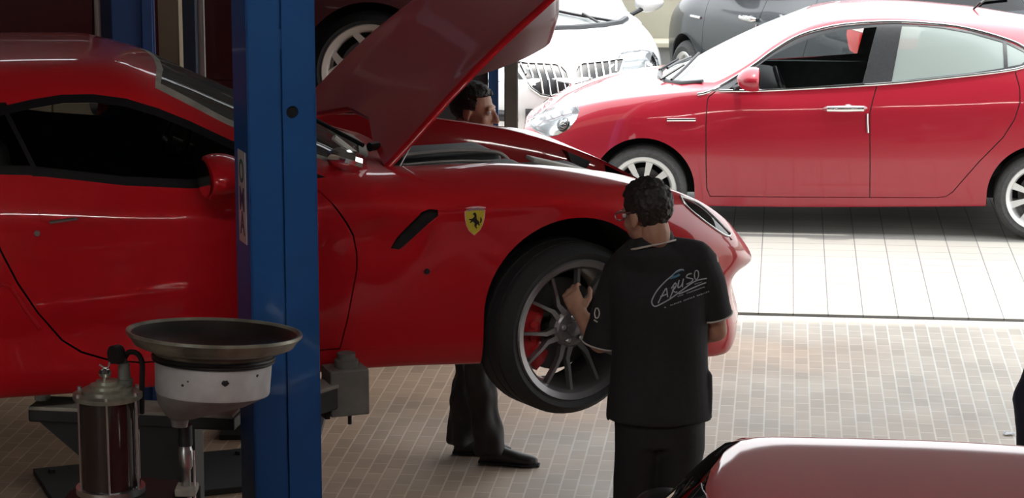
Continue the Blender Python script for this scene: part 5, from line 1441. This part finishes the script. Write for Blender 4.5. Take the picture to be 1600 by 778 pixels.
def back_man():
    Y = 11.98; root = empty('person', (-.185, Y, 0)); tag(root, 'person standing behind the open engine bay, head in profile above the far wing', 'person')
    O = Vector(root.location); A = lambda px, py, y=Y: at(px, py, y) - O
    hc = A(741, 172, Y - .05); H = head_frame(hc, math.radians(-108), math.radians(-6))
    f = Vector((.93, -.36, 0)).normalized(); s = Vector((-f.y, f.x, 0))      # s = his left
    up = Vector((0, 0, 1)); nk = hc - up * .15 - f * .04; ch = Vector((-.03, 0, 1.30)); hp = Vector((-.02, 0, .96))
    body = head_parts(H, 1.02) + [limb([H @ Vector((0, -.03, -.075)), nk], [.057, .062])]
    body += [rings([(nk, s * .07, f * .065), (nk - up * .06, s * .14, f * .085), (ch, s * .165, f * .11), (Vector((-.02, 0, 1.1)), s * .15, f * .10), (hp, s * .165, f * .11), (hp - up * .08, s * .13, f * .10)])]
    hands = []
    for q in (1, -1):
        sh_ = nk - up * .085 + s * q * .19; elb = sh_ + Vector((0, 0, -.29)) + f * .06 + s * q * .03; wr = elb + f * .10 + up * -.20 - s * q * .02
        body += [limb([sh_, (sh_ + elb) / 2, elb], [.054, .046, .038]), limb([elb, (elb + wr) / 2, wr], [.039, .037, .027])] + hand_parts(wr, Vector((.1, -.02, -1)), -s * q, f, .45)
        hands.append((sh_, elb, wr))
    kn = []
    feet = [(A(724, 703, 11.98), -8), (A(765, 722, 11.82), -14)]
    for (ft, an), q in zip(feet, (1, -1)):
        ft = Vector((ft.x, ft.y, 0)); hipq = hp + s * q * .09
        body.append(limb([hipq, (hipq + ft) / 2 + up * .06, ft + up * .10], [.08, .055, .040])); kn.append((hipq, ft))
    blob('body', body, M['skin'], root, .006, 3); hair(H, M['hair_dark'], root, 1.06, -.045, 4); eyes(H, root, 1.02)
    sw = [rings([(nk + up * .0, s * .07, f * .07), (nk - up * .03, s * .11, f * .085), (nk - up * .07, s * .175, f * .10), (ch, s * .195, f * .135), (Vector((-.02, 0, 1.1)), s * .18, f * .125), (hp - up * .02, s * .19, f * .135)], 32)]
    for sh_, elb, wr in hands: sw.append(limb([sh_ - (sh_ - nk) * .1, (sh_ + elb) / 2, elb, (elb + wr) / 2, elb + (wr - elb) * .85], [.07, .062, .055, .05, .042]))
    blob('sweatshirt', sw, M['polo'], root, .009, 4, .01, 7)
    lg = [rings([(hp + up * .03, s * .172, f * .125), (hp - up * .06, s * .172, f * .125), (hp - up * .10, s * .15, f * .115)], 28)]
    for (hipq, ft) in kn:
        k = (hipq + ft) / 2 + up * .03
        lg.append(rings([(hipq + up * .0, s * .092, f * .11), (hipq * .6 + k * .4, s * .086, f * .095), (k, s * .068, f * .074), (k * .5 + ft * .5 + up * .03, s * .066, f * .074), (ft + up * .13, s * .064, f * .074), (ft + up * .055, s * .066, f * .080)], 24))
    blob('trousers', lg, M['jeans_dark'], root, .009, 3, .022, 16)
    for ft, an in feet: shoe(root, Vector((ft.x, ft.y, 0)), math.radians(an), M['shoe_dark'])
    return root
back_man()

def passer():
    p = at(1638, 785, 11.2); Y = 11.2; root = empty('person', (p.x, Y, 0)); tag(root, 'person in navy clothes walking left at the right edge of the photo', 'person')
    f = Vector((-1, 0, 0)); s = Vector((0, -1, 0)); up = Vector((0, 0, 1))
    hc = Vector((.0, 0, 1.61)); H = head_frame(hc, math.radians(90), math.radians(-8))
    nk = hc - up * .145 - f * .045; ch = Vector((.045, 0, 1.26)); hp = Vector((.05, 0, .92))
    body = head_parts(H, 1.0) + [limb([H @ Vector((0, -.03, -.075)), nk], [.057, .062]), rings([(nk, s * .07, f * .065), (nk - up * .06, s * .14, f * .08), (ch, s * .16, f * .10), (Vector((.05, 0, 1.06)), s * .145, f * .09), (hp, s * .16, f * .10), (hp - up * .08, s * .13, f * .10)])]
    arms = []
    for q in (1, -1):
        sh_ = nk - up * .085 + s * q * .18; elb = sh_ - up * .28 - f * .05; wr = elb - up * .22 + f * .05
        body += [limb([sh_, elb], [.052, .038]), limb([elb, wr], [.038, .027])] + hand_parts(wr, (0, 0, -1), -s * q, f, .45); arms.append((sh_, elb, wr))
    L = [(hp + s * .085, Vector((-.125, -.085, .50)), Vector((-.055, -.085, 0))), (hp - s * .085, Vector((.10, .085, .48)), Vector((.30, .085, .0)))]
    for h, k, ft in L: body.append(limb([h, k, ft + up * .10], [.08, .054, .04]))
    blob('body', body, M['skin'], root, .007, 3); hair(H, M['hair_dark'], root, 1.04, -.06, 9); eyes(H, root)
    sw = [rings([(nk + up * .0, s * .07, f * .07), (nk - up * .03, s * .10, f * .085), (nk - up * .07, s * .17, f * .095), (ch, s * .185, f * .115), (Vector((.05, 0, 1.06)), s * .175, f * .11), (hp - up * .05, s * .185, f * .12)], 32)]
    for a, b, c in arms: sw.append(limb([a, b, c], [.066, .054, .044]))
    blob('jacket', sw, M['jeans_navy'], root, .01, 4, .01, 7)
    lg = [rings([(hp + up * .02, s * .165, f * .115), (hp - up * .09, s * .15, f * .115)], 28)]
    for h, k, ft in L: lg.append(rings([(h, s * .09, f * .11), ((h + k) / 2, s * .082, f * .092), (k, s * .066, f * .072), ((k + ft) / 2, s * .064, f * .072), (ft + up * .06, s * .062, f * .078)], 24))
    blob('trousers', lg, M['jeans_navy'], root, .01, 3, .02, 14)
    for h, k, ft in L: shoe(root, ft + Vector((.03, 0, 0)), PI, M['shoe_dark'])
passer()
